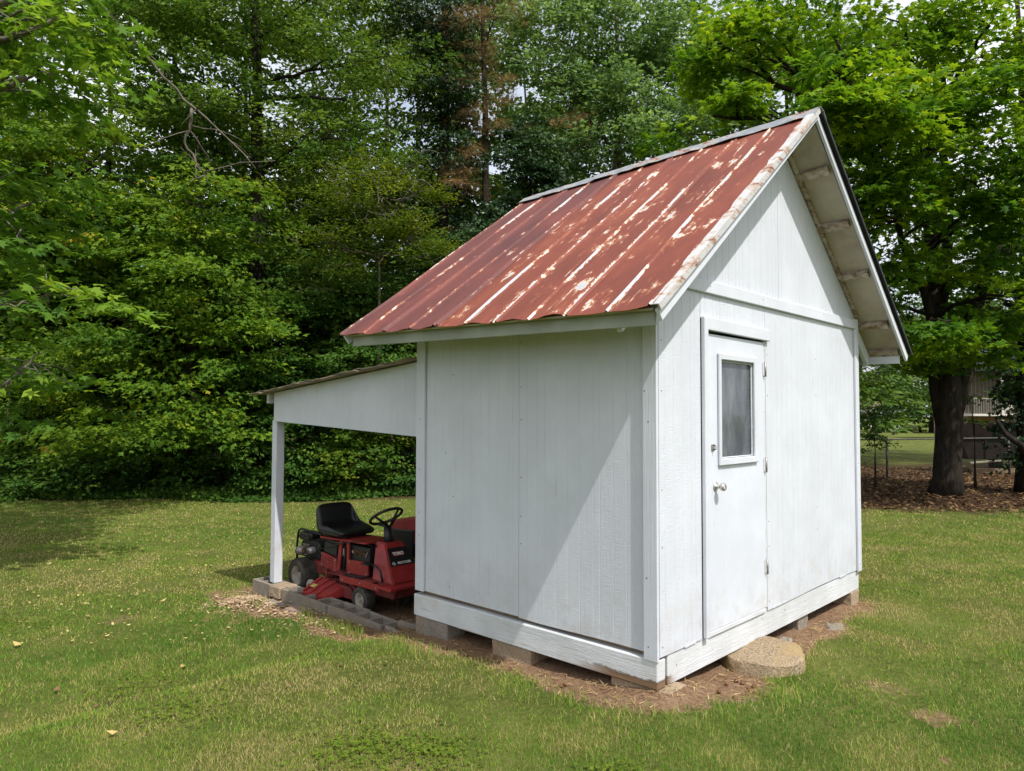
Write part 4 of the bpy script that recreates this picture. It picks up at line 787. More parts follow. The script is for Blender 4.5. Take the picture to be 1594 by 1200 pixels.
TREES=[{'bare': [[(-1.66, 7.55, 7.52), (-0.91, 7.4, 6.67), (-0.26, 7.19, 5.96), (0.05, 7.17, 5.69), (0.42, 7.1, 5.45), (0.81, 6.86, 4.99)], [(-1.85, 7.78, 1.91), (-1.63, 7.67, 2.19), (-1.48, 7.65, 2.39)],
           [(0.05, 7.17, 5.69), (0.05, 7.35, 5.24), (0.32, 7.24, 4.76)]],
  'base': (-3.57, 9.72),
  'cat': 'tree',
  'dens': 1.0,
  'group': None,
  'h': 11,
  'kind': 'gum',
  'label': 'near sweetgum at the left edge, big star leaves hanging into view',
  'lean': (0.8, 0.3),
  'limb': [(-2.96, 8.59, 5.3), (-2.33, 7.76, 5.92), (-2.01, 7.13, 6.22), (-1.64, 6.71, 6.76)],
  'limb_r': 0.11,
  'lobes': [(-1.85, 7.0, 5.39, 0.68, 0.57, 0.5), (-1.77, 7.86, 4.05, 0.73, 0.54, 0.6), (-1.44, 7.58, 2.97, 0.62, 0.39, 0.55), (-1.77, 8.26, 2.05, 0.55, 0.71, 0.6), (-1.57, 6.95, 6.15, 0.66, 0.44, 0.5), (-2.69, 8.67, 4.25, 1.14, 1.53, 0.8),
            (-3.03, 8.88, 6.54, 1.91, 1.53, 0.6), (-1.46, 8.56, 8.99, 2.22, 1.28, 0.5), (-3.36, 9.76, 10.05, 2.83, 1.62, 0.5)],
  'name': 'sweetgum_tree',
  'r': 0.24},
 {'base': (4.08, 16.91),
  'cat': 'tree',
  'dens': 1.0,
  'group': 'trees along the lawn edge',
  'h': 9.5,
  'kind': 'redmaple',
  'label': 'broad yellow-green red maple leaning over the lawn left of the lean-to',
  'lean': (0, 0),
  'lobes': [(3.7, 14.97, 4.98, 1.57, 0.94, 1.0), (2.46, 15.6, 3.81, 1.45, 0.99, 1.0), (4.23, 14.65, 3.42, 1.19, 0.95, 1.0), (1.99, 15.08, 1.24, 1.31, 0.8, 1.2), (3.15, 14.98, 2.14, 1.37, 0.92, 1.0), (4.12, 16.02, 6.86, 1.84, 1.17, 1.0),
            (1.36, 17.51, 2.93, 1.26, 1.1, 1.0), (4.39, 14.59, 1.53, 1.11, 0.87, 1.0), (3.07, 17.03, 5.66, 1.5, 1.0, 1.0)],
  'name': 'red_maple_tree',
  'r': 0.17},
 {'base': (1.5, 21.03),
  'cat': 'tree',
  'dens': 1.0,
  'group': 'trees along the lawn edge',
  'h': 12,
  'kind': 'redmaple',
  'label': 'dark green maple filling the far left of the wood',
  'lean': (0, 0),
  'lobes': [(1.12, 19.76, 6.1, 1.88, 1.54, 1.0), (2.28, 19.15, 8.33, 2.1, 1.58, 1.0), (0.89, 21.22, 9.93, 2.16, 1.8, 1.0), (1.13, 19.29, 1.34, 1.5, 0.91, 1.0), (2.21, 18.29, 6.91, 1.52, 1.01, 1.0), (0.72, 20.31, 3.72, 1.54, 1.19, 1.0),
            (-0.34, 21.2, 7.46, 2.05, 3.41, 1.0)],
  'name': 'dark_maple_tree',
  'r': 0.2},
 {'base': (6.21, 17.58),
  'cat': 'tree',
  'dens': 1.0,
  'group': 'trees along the lawn edge',
  'h': 17,
  'kind': 'ovate',
  'label': 'tall tree with a dark trunk and one long bare horizontal limb',
  'lean': (0, 0),
  'limb': [(5.92, 17.1, 10.74), (6.66, 16.05, 10.79), (7.37, 14.89, 10.51)],
  'lobes': [(4.22, 17.7, 11.02, 1.98, 1.98, 1.0), (3.48, 19.09, 12.72, 2.02, 1.47, 0.8), (5.62, 17.58, 13.0, 2.26, 1.13, 0.7), (7.28, 15.32, 9.61, 1.84, 1.1, 0.7), (8.01, 15.16, 11.88, 1.89, 1.32, 0.5), (4.28, 17.74, 9.22, 1.44, 1.26, 1.0),
            (6.9, 16.2, 13.76, 2.45, 1.13, 0.6), (5.03, 18.06, 15.26, 3.77, 1.51, 0.6)],
  'name': 'limb_oak_tree',
  'r': 0.33},
 {'base': (12.41, 19.78),
  'cat': 'tree',
  'dens': 1.0,
  'group': 'trees along the lawn edge',
  'h': 19,
  'kind': 'ovate_pale',
  'label': 'thin pale poplar with sky showing through, left of the ivy trunk',
  'lean': (0, 0),
  'lobes': [(11.33, 20.14, 15.77, 2.67, 2.18, 0.45), (11.83, 18.37, 12.45, 1.4, 2.57, 0.5), (9.96, 20.45, 10.11, 1.87, 2.1, 0.8), (10.87, 18.14, 8.67, 2.02, 1.8, 0.9), (8.53, 20.57, 8.66, 1.57, 2.47, 0.9),
            (11.58, 19.72, 18.68, 4.36, 1.94, 0.5)],
  'name': 'yellow_poplar_tree',
  'r': 0.16},
 {'base': (10.41, 14.66),
  'cat': 'tree',
  'dens': 1.0,
  'group': 'trees along the lawn edge',
  'h': 17,
  'kind': 'ivy',
  'label': 'tall trunk wrapped in dark ivy, standing straight behind the shed eave',
  'lean': (0, 0),
  'lobes': [(10.3, 14.1, 13.95, 1.19, 1.19, 0.8), (10.11, 13.57, 11.5, 0.88, 0.86, 0.7), (10.11, 13.4, 9.51, 0.72, 0.67, 0.7), (9.57, 14.77, 15.53, 2.37, 1.38, 0.6)],
  'name': 'ivy_trunk_tree',
  'r': 0.34,
  'wrap': (0.45, 1.0, 0.4, 14.5)},
 {'base': (11.5, 13.52),
  'cat': 'tree',
  'dens': 1.0,
  'group': 'trees along the lawn edge',
  'h': 17,
  'kind': 'pine_dead',
  'label': 'dying pine with rust-brown needles between the ivy-covered trees',
  'lean': (0, 0),
  'lobes': [(10.6, 13.12, 12.9, 0.97, 1.06, 1.1), (10.78, 13.01, 11.55, 0.77, 0.97, 1.1), (11.05, 12.62, 13.58, 1.16, 0.68, 0.9), (10.37, 13.2, 8.18, 0.76, 1.52, 1.0), (11.02, 12.84, 10.2, 0.97, 0.97, 0.9),
            (13.14, 11.34, 10.6, 0.89, 0.89, 0.6), (13.17, 13.85, 16.58, 2.59, 1.29, 0.6)],
  'name': 'brown_pine_tree',
  'r': 0.2},
 {'base': (11.76, 11.8),
  'cat': 'tree',
  'dens': 1.0,
  'group': 'trees along the lawn edge',
  'h': 8.5,
  'kind': 'ivy',
  'label': 'dark ivy-smothered stump tree rising to a blunt cone',
  'lean': (0, 0),
  'lobes': [(11.26, 11.35, 9.11, 0.92, 1.11, 1.6), (11.22, 11.19, 7.57, 1.28, 1.28, 1.6), (11.07, 11.43, 6.11, 1.56, 1.28, 1.4), (10.09, 11.86, 6.19, 1.08, 1.08, 1.4)],
  'name': 'ivy_mound_tree',
  'r': 0.3},
 {'base': (16.82, 12.32),
  'cat': 'tree',
  'dens': 1.0,
  'group': 'trees along the lawn edge',
  'h': 18,
  'kind': 'bluegreen',
  'label': 'airy blue-green poplar rising over the rusty roof ridge',
  'lean': (0, 0),
  'lobes': [(14.14, 12.98, 14.22, 2.16, 1.72, 1.1), (16.02, 11.7, 15.14, 2.42, 1.76, 1.0), (14.12, 12.41, 11.85, 2.32, 1.48, 1.1), (16.29, 10.85, 12.29, 2.16, 1.72, 1.1), (15.34, 11.23, 10.17, 2.32, 1.27, 1.1),
            (18.0, 10.38, 14.75, 2.02, 2.02, 0.8), (17.07, 10.11, 11.0, 1.51, 1.51, 1.0), (15.89, 12.42, 17.44, 4.49, 1.57, 0.6)],
  'name': 'silver_poplar_tree',
  'r': 0.26},
 {'base': (7.21, 12.93),
  'cat': 'tree',
  'dens': 1.0,
  'group': 'trees along the lawn edge',
  'h': 6.5,
  'kind': 'dogwood',
  'label': 'low spreading dogwood with bare grey twigs above the lean-to',
  'lean': (0, 0),
  'lobes': [(6.89, 12.28, 6.7, 1.13, 0.65, 0.8), (7.11, 11.51, 5.96, 0.95, 0.63, 0.8), (6.31, 13.14, 7.25, 1.14, 0.74, 0.7), (7.55, 11.83, 7.58, 0.74, 0.49, 0.6), (6.13, 13.12, 5.73, 0.97, 0.73, 0.7), (6.98, 12.7, 7.8, 0.99, 0.58, 0.6)],
  'name': 'dogwood_tree',
  'r': 0.09,
  'twigs': 60},
 {'base': (14.54, 1.71),
  'cat': 'tree',
  'dens': 1.0,
  'fork': 1,
  'group': None,
  'h': 12,
  'kind': 'maple',
  'label': 'large bright maple with a thick dark forked trunk right of the shed',
  'lean': (0, 0),
  'lobes': [(8.64, 2.06, 7.17, 0.82, 0.66, 1.1), (9.36, 1.46, 6.89, 0.77, 0.66, 1.1), (8.59, 2.71, 6.79, 0.91, 0.57, 1.0), (8.46, 4.11, 7.27, 0.73, 0.61, 0.9), (9.05, 4.41, 9.09, 0.7, 0.77, 0.8), (9.67, 3.77, 9.1, 1.02, 0.77, 0.8),
            (10.07, 1.14, 7.25, 0.79, 0.57, 1), (11.17, 0.01, 7.14, 1.02, 0.68, 1), (10.41, 0.84, 6.34, 0.91, 0.68, 1), (9.98, 1.88, 6.14, 0.93, 0.58, 1), (11.14, 2.81, 9.31, 1.18, 0.79, 0.8), (12.57, 1.88, 9.66, 1.21, 0.81, 0.8),
            (13.78, 0.61, 9.8, 1.48, 0.81, 0.7), (11.69, 0.12, 5.68, 0.93, 0.82, 0.9), (10.33, 1.56, 5.21, 0.7, 0.53, 0.9), (10.63, 2.09, 5.86, 0.73, 0.49, 0.9), (11.43, 0.82, 3.37, 0.89, 0.45, 1.1), (12.19, 0.14, 3.86, 0.72, 0.6, 0.9),
            (12.08, 1.95, 4.45, 0.91, 0.78, 0.8), (12.47, 1.34, 5.59, 1.16, 0.78, 0.7), (13.68, 0.5, 3.23, 1.05, 0.52, 0.8), (12.13, 2.11, 3.29, 0.92, 0.52, 0.8), (13.95, 1.45, 4.5, 1.39, 0.84, 0.7), (13.04, -0.57, 5.84, 1.21, 1.45, 0.7),
            (12.71, 2.77, 4.08, 0.84, 0.84, 0.8), (12.61, 1.74, 11.14, 3.37, 0.94, 0.7), (13.07, 2.44, 3.04, 0.84, 0.42, 0.9), (14.63, 2.28, 2.91, 0.74, 0.37, 0.8), (15.01, 0.87, 8.04, 1.58, 1.15, 0.8), (15.15, 1.36, 9.58, 1.78, 1.19, 0.7),
            (14.06, 1.94, 6.6, 1.58, 1.01, 0.7), (15.44, 0.57, 5.32, 1.44, 1.01, 0.8)],
  'name': 'sugar_maple_tree',
  'r': 0.29},
 {'base': (16.38, 0.51),
  'cat': 'tree',
  'dens': 1.0,
  'group': None,
  'h': 12,
  'kind': 'ivy',
  'label': 'dark ivy-clad trunk at the far right edge of the picture',
  'lean': (0.1, 0.1),
  'limb': [(15.28, 0.42, 0.89), (15.06, 0.63, 1.15), (14.94, 0.88, 1.53)],
  'lobes': [(15.68, 0.49, 2.45, 0.43, 0.43, 0.8), (15.65, 0.47, 3.45, 0.57, 0.57, 0.7)],
  'name': 'ivy_pole_tree',
  'r': 0.22,
  'wrap': (0.28, 0.5, 0.6, 6)},
 {'base': (6.41, 13.04),
  'cat': 'shrub',
  'dens': 1.0,
  'group': 'shrubs under the trees',
  'h': 1.32,
  'kind': 'shrub_lime',
  'label': 'lime-green leafy shrub framed between white post and shed under the lean-to',
  'lean': (0, 0),
  'lobes': [(6.31, 12.87, 1.69, 0.88, 0.88, 1), (6.55, 12.39, 0.75, 0.79, 0.63, 1), (6.12, 12.71, 0.43, 0.63, 0.63, 1)],
  'name': 'shrub',
  'r': 0.03},
 {'base': (5.68, 14.09),
  'cat': 'shrub',
  'dens': 1.0,
  'group': 'shrubs under the trees',
  'h': 1.44,
  'kind': 'shrub',
  'label': 'dark shrub just right of the white lean-to post',
  'lean': (0, 0),
  'lobes': [(5.59, 13.92, 1.53, 0.81, 0.97, 1.1), (5.63, 13.66, 0.41, 0.8, 0.72, 1.1), (5.59, 14.44, 2.68, 0.91, 0.83, 1)],
  'name': 'shrub',
  'r': 0.03},
 {'base': (7.36, 12.05),
  'cat': 'shrub',
  'dens': 1.0,
  'group': 'shrubs under the trees',
  'h': 1.38,
  'kind': 'shrub',
  'label': 'dark glossy shrub touching the shed wall under the lean-to roof',
  'lean': (0, 0),
  'lobes': [(7.25, 12.16, 2.02, 0.89, 0.89, 1.1), (7.26, 11.64, 0.91, 0.87, 0.87, 1.1), (7.24, 12.7, 3.02, 1.16, 0.83, 1)],
  'name': 'shrub',
  'r': 0.03},
 {'base': (4.25, 15.0),
  'cat': 'shrub',
  'dens': 1.0,
  'group': 'shrubs under the trees',
  'h': 0.96,
  'kind': 'shrub',
  'label': 'deep green shrub at the lawn edge below the red maple',
  'lean': (0, 0),
  'lobes': [(4.1, 14.96, 0.42, 1.11, 0.71, 1.2), (4.75, 14.27, 0.74, 0.71, 0.95, 1.1), (4.87, 14.91, 2.34, 0.82, 0.98, 1)],
  'name': 'shrub',
  'r': 0.03},
 {'base': (1.59, 17.76),
  'cat': 'shrub',
  'dens': 1.0,
  'group': 'shrubs under the trees',
  'h': 0.8999999999999999,
  'kind': 'shrub',
  'label': 'low shrub in deep shade left of the red maple boughs',
  'lean': (0, 0),
  'lobes': [(1.58, 17.58, 0.41, 1.26, 0.71, 1.1), (0.66, 18.26, 0.26, 1.09, 0.62, 1.1)],
  'name': 'shrub',
  'r': 0.03},
 {'base': (3.14, 17.01),
  'cat': 'shrub',
  'dens': 1.0,
  'group': 'shrubs under the trees',
  'h': 0.8999999999999999,
  'kind': 'shrub',
  'label': 'dark low shrub under the drooping yellow maple bough',
  'lean': (0, 0),
  'lobes': [(3.12, 16.85, 0.21, 1.31, 0.65, 1.1), (3.75, 16.45, 0.86, 0.99, 0.83, 1)],
  'name': 'shrub',
  'r': 0.03},
 {'base': (8.01, 14.98),
  'cat': 'shrub',
  'dens': 1.0,
  'group': 'shrubs under the trees',
  'h': 2.6999999999999997,
  'kind': 'shrub',
  'label': 'dark shrub bank rising behind the lean-to roof',
  'lean': (0, 0),
  'lobes': [(7.65, 14.49, 4.57, 1.44, 1.08, 1), (7.1, 15.61, 5.17, 1.28, 1.1, 1), (8.64, 13.45, 4.75, 1.26, 1.08, 1), (9.24, 12.78, 5.65, 1.08, 1.08, 1), (6.55, 15.68, 3.85, 1.08, 1.08, 1)],
  'name': 'shrub',
  'r': 0.03},
 {'base': (15.01, 3.38),
  'cat': 'shrub',
  'dens': 1.0,
  'group': 'shrubs under the trees',
  'h': 1.14,
  'kind': 'shrub_thin',
  'label': 'thin multi-stemmed shrub against the chain-link fence right of the shed',
  'lean': (0, 0),
  'lobes': [(14.82, 3.3, 1.73, 0.43, 0.28, 0.5), (14.72, 3.45, 0.95, 0.34, 0.28, 0.6), (14.95, 3.06, 0.95, 0.28, 0.15, 0.4), (14.8, 3.46, 1.88, 0.31, 0.31, 0.5)],
  'name': 'shrub',
  'r': 0.03},
 {'base': (16.82, 1.64),
  'cat': 'shrub',
  'dens': 1.0,
  'group': 'shrubs under the trees',
  'h': 1.32,
  'kind': 'shrub_lime',
  'label': 'leafy sapling beside the maple trunk, before the deck',
  'lean': (0, 0),
  'lobes': [(16.56, 1.62, 2.05, 0.25, 0.22, 0.5), (16.56, 1.64, 1.58, 0.31, 0.16, 0.5)],
  'name': 'shrub',
  'r': 0.03},
 {'base': (9.87, 10.88),
  'cat': 'shrub',
  'dens': 1.0,
  'group': 'shrubs under the trees',
  'h': 2.4,
  'kind': 'shrub',
  'label': 'dense dark shrub behind the rear of the rusty roof',
  'lean': (0, 0),
  'lobes': [(9.78, 10.8, 5.29, 1.36, 1.19, 1), (10.61, 9.94, 5.12, 1.19, 1.36, 1)],
  'name': 'shrub',
  'r': 0.03}]
BACK=[((-0.14, 28.51), 1.05, 0, 0.3), ((2.75, 28.39), 1.1, 1, 1.2), ((4.52, 25.1), 1.0, 2, 2.2), ((6.87, 25.55), 1.15, 0, 3.3), ((9.64, 25.55), 1.1, 1, 0.8), ((11.78, 24.77), 1.0, 2, 4.1), ((15.41, 19.55), 1.0, 0, 5.0), ((19.05, 18.65), 0.95, 1, 2.9), ((22.16, 18.3), 1.0, 2, 1.7), ((24.96, 13.95), 1.1, 0, 0.2), ((28.87, 12.76), 1.1, 1, 3.9), ((26.16, 9.82), 1.05, 2, 0.6), ((30.12, 14.35), 1.2, 2, 5.3), ((30.51, -1.92), 1.0, 0, 1.1), ((75.17, 16.56), 1.2, 1, 2.0), ((77.23, 8.64), 1.2, 2, 0.4), ((-2.36, 27.93), 1.0, 2, 2.4), ((23.67, 8.08), 1.0, 1, 2.2), ((84.54, 14.03), 1.1, 0, 3.1), ((27.06, -1.21), 1.05, 2, 4.4), ((15.18, 25.56), 1.2, 0, 1.9), ((18.92, 26.01), 1.3, 1, 2.9)]
UNDER=[((1.5, 22.47), 1.0, 0), ((3.12, 22.23), 1.1, 1.0), ((4.44, 20.14), 1.0, 2.0), ((6.22, 19.73), 1.1, 3.0), ((7.37, 17.82), 1.05, 4.0), ((9.16, 17.39), 1.1, 5.0), ((10.9, 16.3), 1.1, 0.5), ((12.71, 15.15), 1.1, 1.5), ((0.2, 23.83), 1.1, 2.5), ((10.2, 20.65), 1.3, 3.5), ((3.72, 27.38), 1.4, 4.5), ((6.96, 24.01), 1.4, 5.5), ((9.39, 22.93), 1.5, 0.7), ((15.11, 14.1), 1.2, 1.7), ((16.82, 12.32), 1.2, 2.7), ((-0.72, 27.67), 1.2, 3.7), ((13.36, 20.24), 1.5, 0.2), ((6.39, 28.93), 1.6, 1.3), ((3.38, 33.51), 1.6, 2.3)]
TANK=(63.37, 17.29, -0.15)
FAR=[((96.85, 30.09), 0.55, 0.3), ((104.32, 29.53), 0.6, 1.5), ((73.51, 18.28), 0.28, 2.2), ((76.62, 17.94), 0.3, 3.0), ((109.3, 24.35), 0.65, 0.9), ((123.68, 23.82), 0.7, 4.0), ((115.21, 18.2), 0.7, 5.0), ((99.65, 34.38), 0.6, 2.5), ((112.81, 13.48), 0.7, 1.9)]

# ------------------------------------------------------------------ trees
def fan(outl, c, fold=0.0):
    v = [(0, c, 0.0)] + [(x, y, -fold * abs(x) - 0.10 * max(0, y - 0.5) ** 1.5) for x, y in outl]; n = len(outl)
    return np.array(v), np.array([(0, 1 + i, 1 + (i + 1) % n) for i in range(n)])
TPL = {
 'maple': fan([(0, 0), (.40, .12), (.22, .34), (.54, .60), (.17, .62), (0, 1), (-.17, .62), (-.54, .60), (-.22, .34), (-.40, .12)], .36, .25),
 'tri': fan([(0, 0), (.44, .52), (.15, .58), (0, 1), (-.15, .58), (-.44, .52)], .38, .3),
 'star': fan([(0, 0), (.5, .16), (.20, .36), (.50, .68), (.12, .60), (0, 1), (-.12, .60), (-.50, .68), (-.20, .36), (-.5, .16)], .36, .15),
 'ovate': fan([(0, 0), (.30, .42), (0, 1), (-.30, .42)], .45, .35),
 'needle': (np.array([(0, 0, 0), (.02, 0, 0), (.35, .9, .1), (0, 0, 0), (.02, 0, 0), (-.35, .9, .2), (0, 0, 0), (.02, 0, .02), (.1, 1, -.25), (0, 0, 0), (.02, 0, .02), (-.15, .8, .5), (0, 0, 0), (.02, 0, .02), (.6, .6, -.2)], float) * np.array([1, 1, 1]), np.arange(15).reshape(5, 3)),
}
KIND = {  # template, leaf size, spray radius, leaves per spray, droop, tint spread, up-bias, bark
 'maple': ('maple', .155, .42, 22, .30, .30, 1.0, 'bark'), 'redmaple': ('tri', .15, .42, 22, .45, .26, .8, 'bark'), 'ovate': ('ovate', .15, .40, 20, .3, .3, .6, 'bark'),
 'ovate_pale': ('ovate', .18, .40, 16, .3, .35, .5, 'bark_grey'), 'bluegreen': ('ovate', .185, .38, 18, .2, .4, .4, 'bark_grey'), 'ivy': ('tri', .13, .28, 14, .7, .25, .15, 'bark'),
 'pine_dead': ('needle', .20, .30, 16, .3, .5, .2, 'bark'), 'dogwood': ('ovate', .10, .40, 20, .05, .35, 1.6, 'bark_grey'), 'shrub': ('ovate', .125, .30, 18, .35, .3, .6, 'bark'),
 'shrub_lime': ('tri', .115, .30, 16, .35, .35, .7, 'bark'), 'shrub_thin': ('ovate', .075, .22, 14, .2, .35, .6, 'bark'), 'gum': ('star', .165, .40, 7, .4, .35, 1.2, 'bark_grey'),
 'back': ('ovate', .26, .65, 22, .4, .35, .5, 'bark'), 'far': ('ovate', .8, 1.6, 16, .4, .4, .5, 'bark')}
NL = [0]
def scatter(tpl, pos, d, n_, size, tint):
    tv, tt = TPL[tpl]; N = len(pos); d = nrm(d); s = nrm(np.cross(d, n_)); n2 = np.cross(s, d)
    v = pos[:, None, :] + size[:, None, None] * (tv[None, :, 0, None] * s[:, None, :] + tv[None, :, 1, None] * d[:, None, :] + tv[None, :, 2, None] * n2[:, None, :])
    k = len(tv); t = tt[None] + (np.arange(N) * k)[:, None, None]; NL[0] += N * len(tt)
    return v.reshape(-1, 3), t.reshape(-1, 3), np.repeat(tint, len(tt))
def spray_leaves(centers, outs, kind, r, base_tint, scale=1.0, smul=1.0):
    tpl, sz, sr, nl, droop, spread, upb, _ = KIND[kind]; m = len(centers); sr = sr * scale
    u = r.random((m, nl)); w = r.normal(0, .42, (m, nl)); side = nrm(np.cross(outs, np.array([0, 0, 1.0])))
    t = (u * 2 - 0.8); dz = -droop * sr * np.clip(t, -.3, 2) ** 2 * .5 + r.normal(0, .10, (m, nl)) * sr
    pos = centers[:, None, :] + sr * (t[..., None] * outs[:, None, :] + w[..., None] * side[:, None, :] * (1.2 - .4 * np.abs(t))[..., None]); pos[..., 2] += dz
    d = outs[:, None, :] * 1.0 + side[:, None, :] * (w * 1.4)[..., None] + r.normal(0, .35, (m, nl, 3)); d[..., 2] -= droop * 1.3 * r.random((m, nl)) + .1
    n_ = np.array([0, 0, 1.0]) * upb + outs[:, None, :] * .45 + r.normal(0, .42, (m, nl, 3))
    ti = np.clip(base_tint[:, None] + r.normal(0, spread * .45, (m, nl)) + .10 * (u - .5), 0, 1)
    size = sz * smul * (.65 + .6 * r.random((m, nl)))
    return pos.reshape(-1, 3), d.reshape(-1, 3), n_.reshape(-1, 3), size.ravel(), ti.ravel()
def lobe_sprays(lb, kind, dens, r, LAI=2.5, smul=1.0):
    """boughs on the lobe's shell, each a flat drooping shelf of sprays"""
    x, y, z, rh, rv, n = lb; tpl, sz, sr, nl, *_ = KIND[kind]
    N = int(max(4, n * dens * LAI * math.pi * rh * rv / (.40 * (sz * smul) ** 2) / nl)); nb = int(np.clip(N / 7, 3, 26))
    u = nrm(r.normal(size=(nb, 3)) * np.array([1, 1, .9])); rad = (.45 + .55 * r.random(nb) ** .5)
    bc = np.array([x, y, z]) + u * rad[:, None] * np.array([rh, rh, rv]); bo = nrm(u * np.array([1, 1, 0]) + r.normal(0, .15, (nb, 3)) * np.array([1, 1, 0])); btn = np.clip(.44 + .17 * r.normal(size=nb) + .10 * u[:, 2], .02, .95)
    k = r.integers(0, nb, N); rb = .46 * rh; a = r.random(N) * 6.283; q = np.sqrt(r.random(N)) * rb
    off = np.stack([np.cos(a) * q, np.sin(a) * q, r.normal(0, .07, N) * rh], -1); along = (off * bo[k]).sum(1); off[:, 2] -= (.16 + KIND[kind][4] * .35) * (q ** 2) / rb - .10 * along * 0 + .25 * np.clip(along, 0, None)
    c = bc[k] + off; out = nrm(bo[k] * .8 + off * np.array([1, 1, 0]) / rb + r.normal(0, .25, (N, 3)) * np.array([1, 1, .4])); bt = np.clip(btn[k] + .10 * r.normal(size=N), 0, 1); return c, out, bt
def curve(p, q, n, sag, r, wob=.06):
    p = np.array(p, float); q = np.array(q, float); t = np.linspace(0, 1, n)[:, None]; L_ = np.linalg.norm(q - p)
    m = p + (q - p) * t; m[:, 2] += sag * L_ * 4 * t[:, 0] * (1 - t[:, 0]); m[1:-1] += r.normal(0, wob * L_ / n, (n - 2, 3)); return m
def build_tree(sp, seed, smul=1.0, LAI=None):
    LAI = LAI or (4.6 if sp['kind'] in ('maple',) else 5.2); r = np.random.default_rng(seed); kind = sp['kind']; tpl, sz, sr, nl, *_ , bk = KIND[kind]
    bx, by = sp['base']; bz = float(gz(bx, by)) - .05; root = thing(sp['name'], sp['label'], sp['cat'], (bx, by, bz), sp['group'])
    h, R0 = sp['h'], sp['r']; lx, ly = sp['lean']; parts = []
    n = 14; t = np.linspace(0, 1, n); path = np.stack([bx + lx * t ** 1.3 + np.cumsum(r.normal(0, .012 * h / 6, n)), by + ly * t ** 1.3 + np.cumsum(r.normal(0, .012 * h / 6, n)), bz + h * t], -1); path[0, :2] = bx, by
    rad = R0 * (1 - .82 * t) + R0 * .45 * np.exp(-t * h / .35)
    if sp.get('fork'):
        k = 4; path = np.stack([bx + .05 * np.sin(np.linspace(0, 3, 8)), by + .04 * np.cos(np.linspace(0, 4, 8)), bz + np.linspace(0, 2.9, 8)], -1); rad = R0 * (1.0 - .16 * np.linspace(0, 1, 8)) + .10 * np.exp(-np.linspace(0, 2.9, 8) / .25)
        top = path[-1]; rt = np.array([.693, -.721, 0.0])
        stems = [curve(top + (0, 0, -1.3) - rt * .05, top + rt * -.35 + np.array([.2, .1, 5.2]), 9, .0, r, .1), curve(top + (0, 0, -1.3) + rt * .06, top + rt * 1.6 + np.array([.1, 0, 4.8]), 9, -.03, r, .1), curve(top + (0, 0, -.5), top + rt * .5 + np.array([.6, .5, 6.5]), 9, 0, r, .1), curve(top + (0, 0, -.4) - rt * .1, top - rt * 1.9 + np.array([-.8, -.6, 4.2]), 9, .06, r, .1)]
        for s_, r0 in zip(stems, (.205, .195, .16, .11)): parts.append(tube_np(s_, np.linspace(r0, r0 * .35, len(s_)), 9, .12, seed))
        allp = np.vstack([path] + stems)
    else: allp = path
    tv, tt = tube_np(path, rad, 12, .16 if R0 > .1 else .05, seed); add('trunk', mesh_np('trunk', tv, tt, smooth=True), M[bk], root)
    if 'limb' in sp:
        P = np.array(sp['limb']); st = allp[np.argmin(np.abs(allp[:, 2] - P[0, 2] + .3))]; P = np.vstack([st, P]); rl = sp.get('limb_r', .10); tt_ = np.linspace(0, 1, 12) * (len(P) - 1); Q = np.stack([np.interp(tt_, np.arange(len(P)), P[:, k]) for k in range(3)], -1); Q += r.normal(0, .015, Q.shape); parts.append(tube_np(Q, np.linspace(rl, rl * .35, 12), 8, .15, seed))
    for P in sp.get('bare', []):
        P = np.array(P); tt_ = np.linspace(0, 1, 14) * (len(P) - 1); Q = np.stack([np.interp(tt_, np.arange(len(P)), P[:, k]) for k in range(3)], -1); Q += r.normal(0, .012, Q.shape); parts.append(tube_np(Q, np.linspace(.024, .007, 14), 6, .1, seed))
        for _ in range(9):
            k = r.integers(3, 13); d = r.normal(0, .3, 3); parts.append(tube_np(curve(Q[k], Q[k] + d + (0, 0, -.15), 5, .05, r), np.linspace(.008, .003, 5), 5, 0, seed))
    C_, O_, B_ = [], [], []; tw = []
    for lb in sp['lobes']:
        c, o, bt = lobe_sprays(lb, kind, sp['dens'], r, LAI, smul); C_.append(c); O_.append(o); B_.append(bt)
        lc = np.array(lb[:3]); cand = allp[allp[:, 2] < lc[2] + .2]; cand = cand if len(cand) else allp[:1]; j = np.argmin(np.linalg.norm(cand - lc, axis=1) + .25 * np.abs(cand[:, 2] - (lc[2] - .35 * np.linalg.norm(cand[:, :2] - lc[:2], axis=1)))); st = cand[j]
        rl = min(R0 * .45, .025 + .012 * np.linalg.norm(lc - st)); cv = curve(st, lc, 9, .05, r, .12); parts.append(tube_np(cv, np.linspace(rl, rl * .4, 9), 7, .1, seed))
        for k in r.choice(len(c), min(len(c), 7), replace=False): parts.append(tube_np(curve(cv[r.integers(4, 9)], c[k], 6, .06, r, .15), np.linspace(rl * .35, .006, 6), 5, 0, seed))
    for _ in range(sp.get('twigs', 0)):
        lb = sp['lobes'][r.integers(len(sp['lobes']))]; p = np.array(lb[:3]) + r.normal(0, .5, 3) * lb[3]; q = p + np.array([r.normal(0, .5), r.normal(0, .5) - .15, r.normal(-.05, .25)]); parts.append(tube_np(curve(p, q, 6, .1, r, .3), np.linspace(.014, .004, 6), 5, 0, seed))
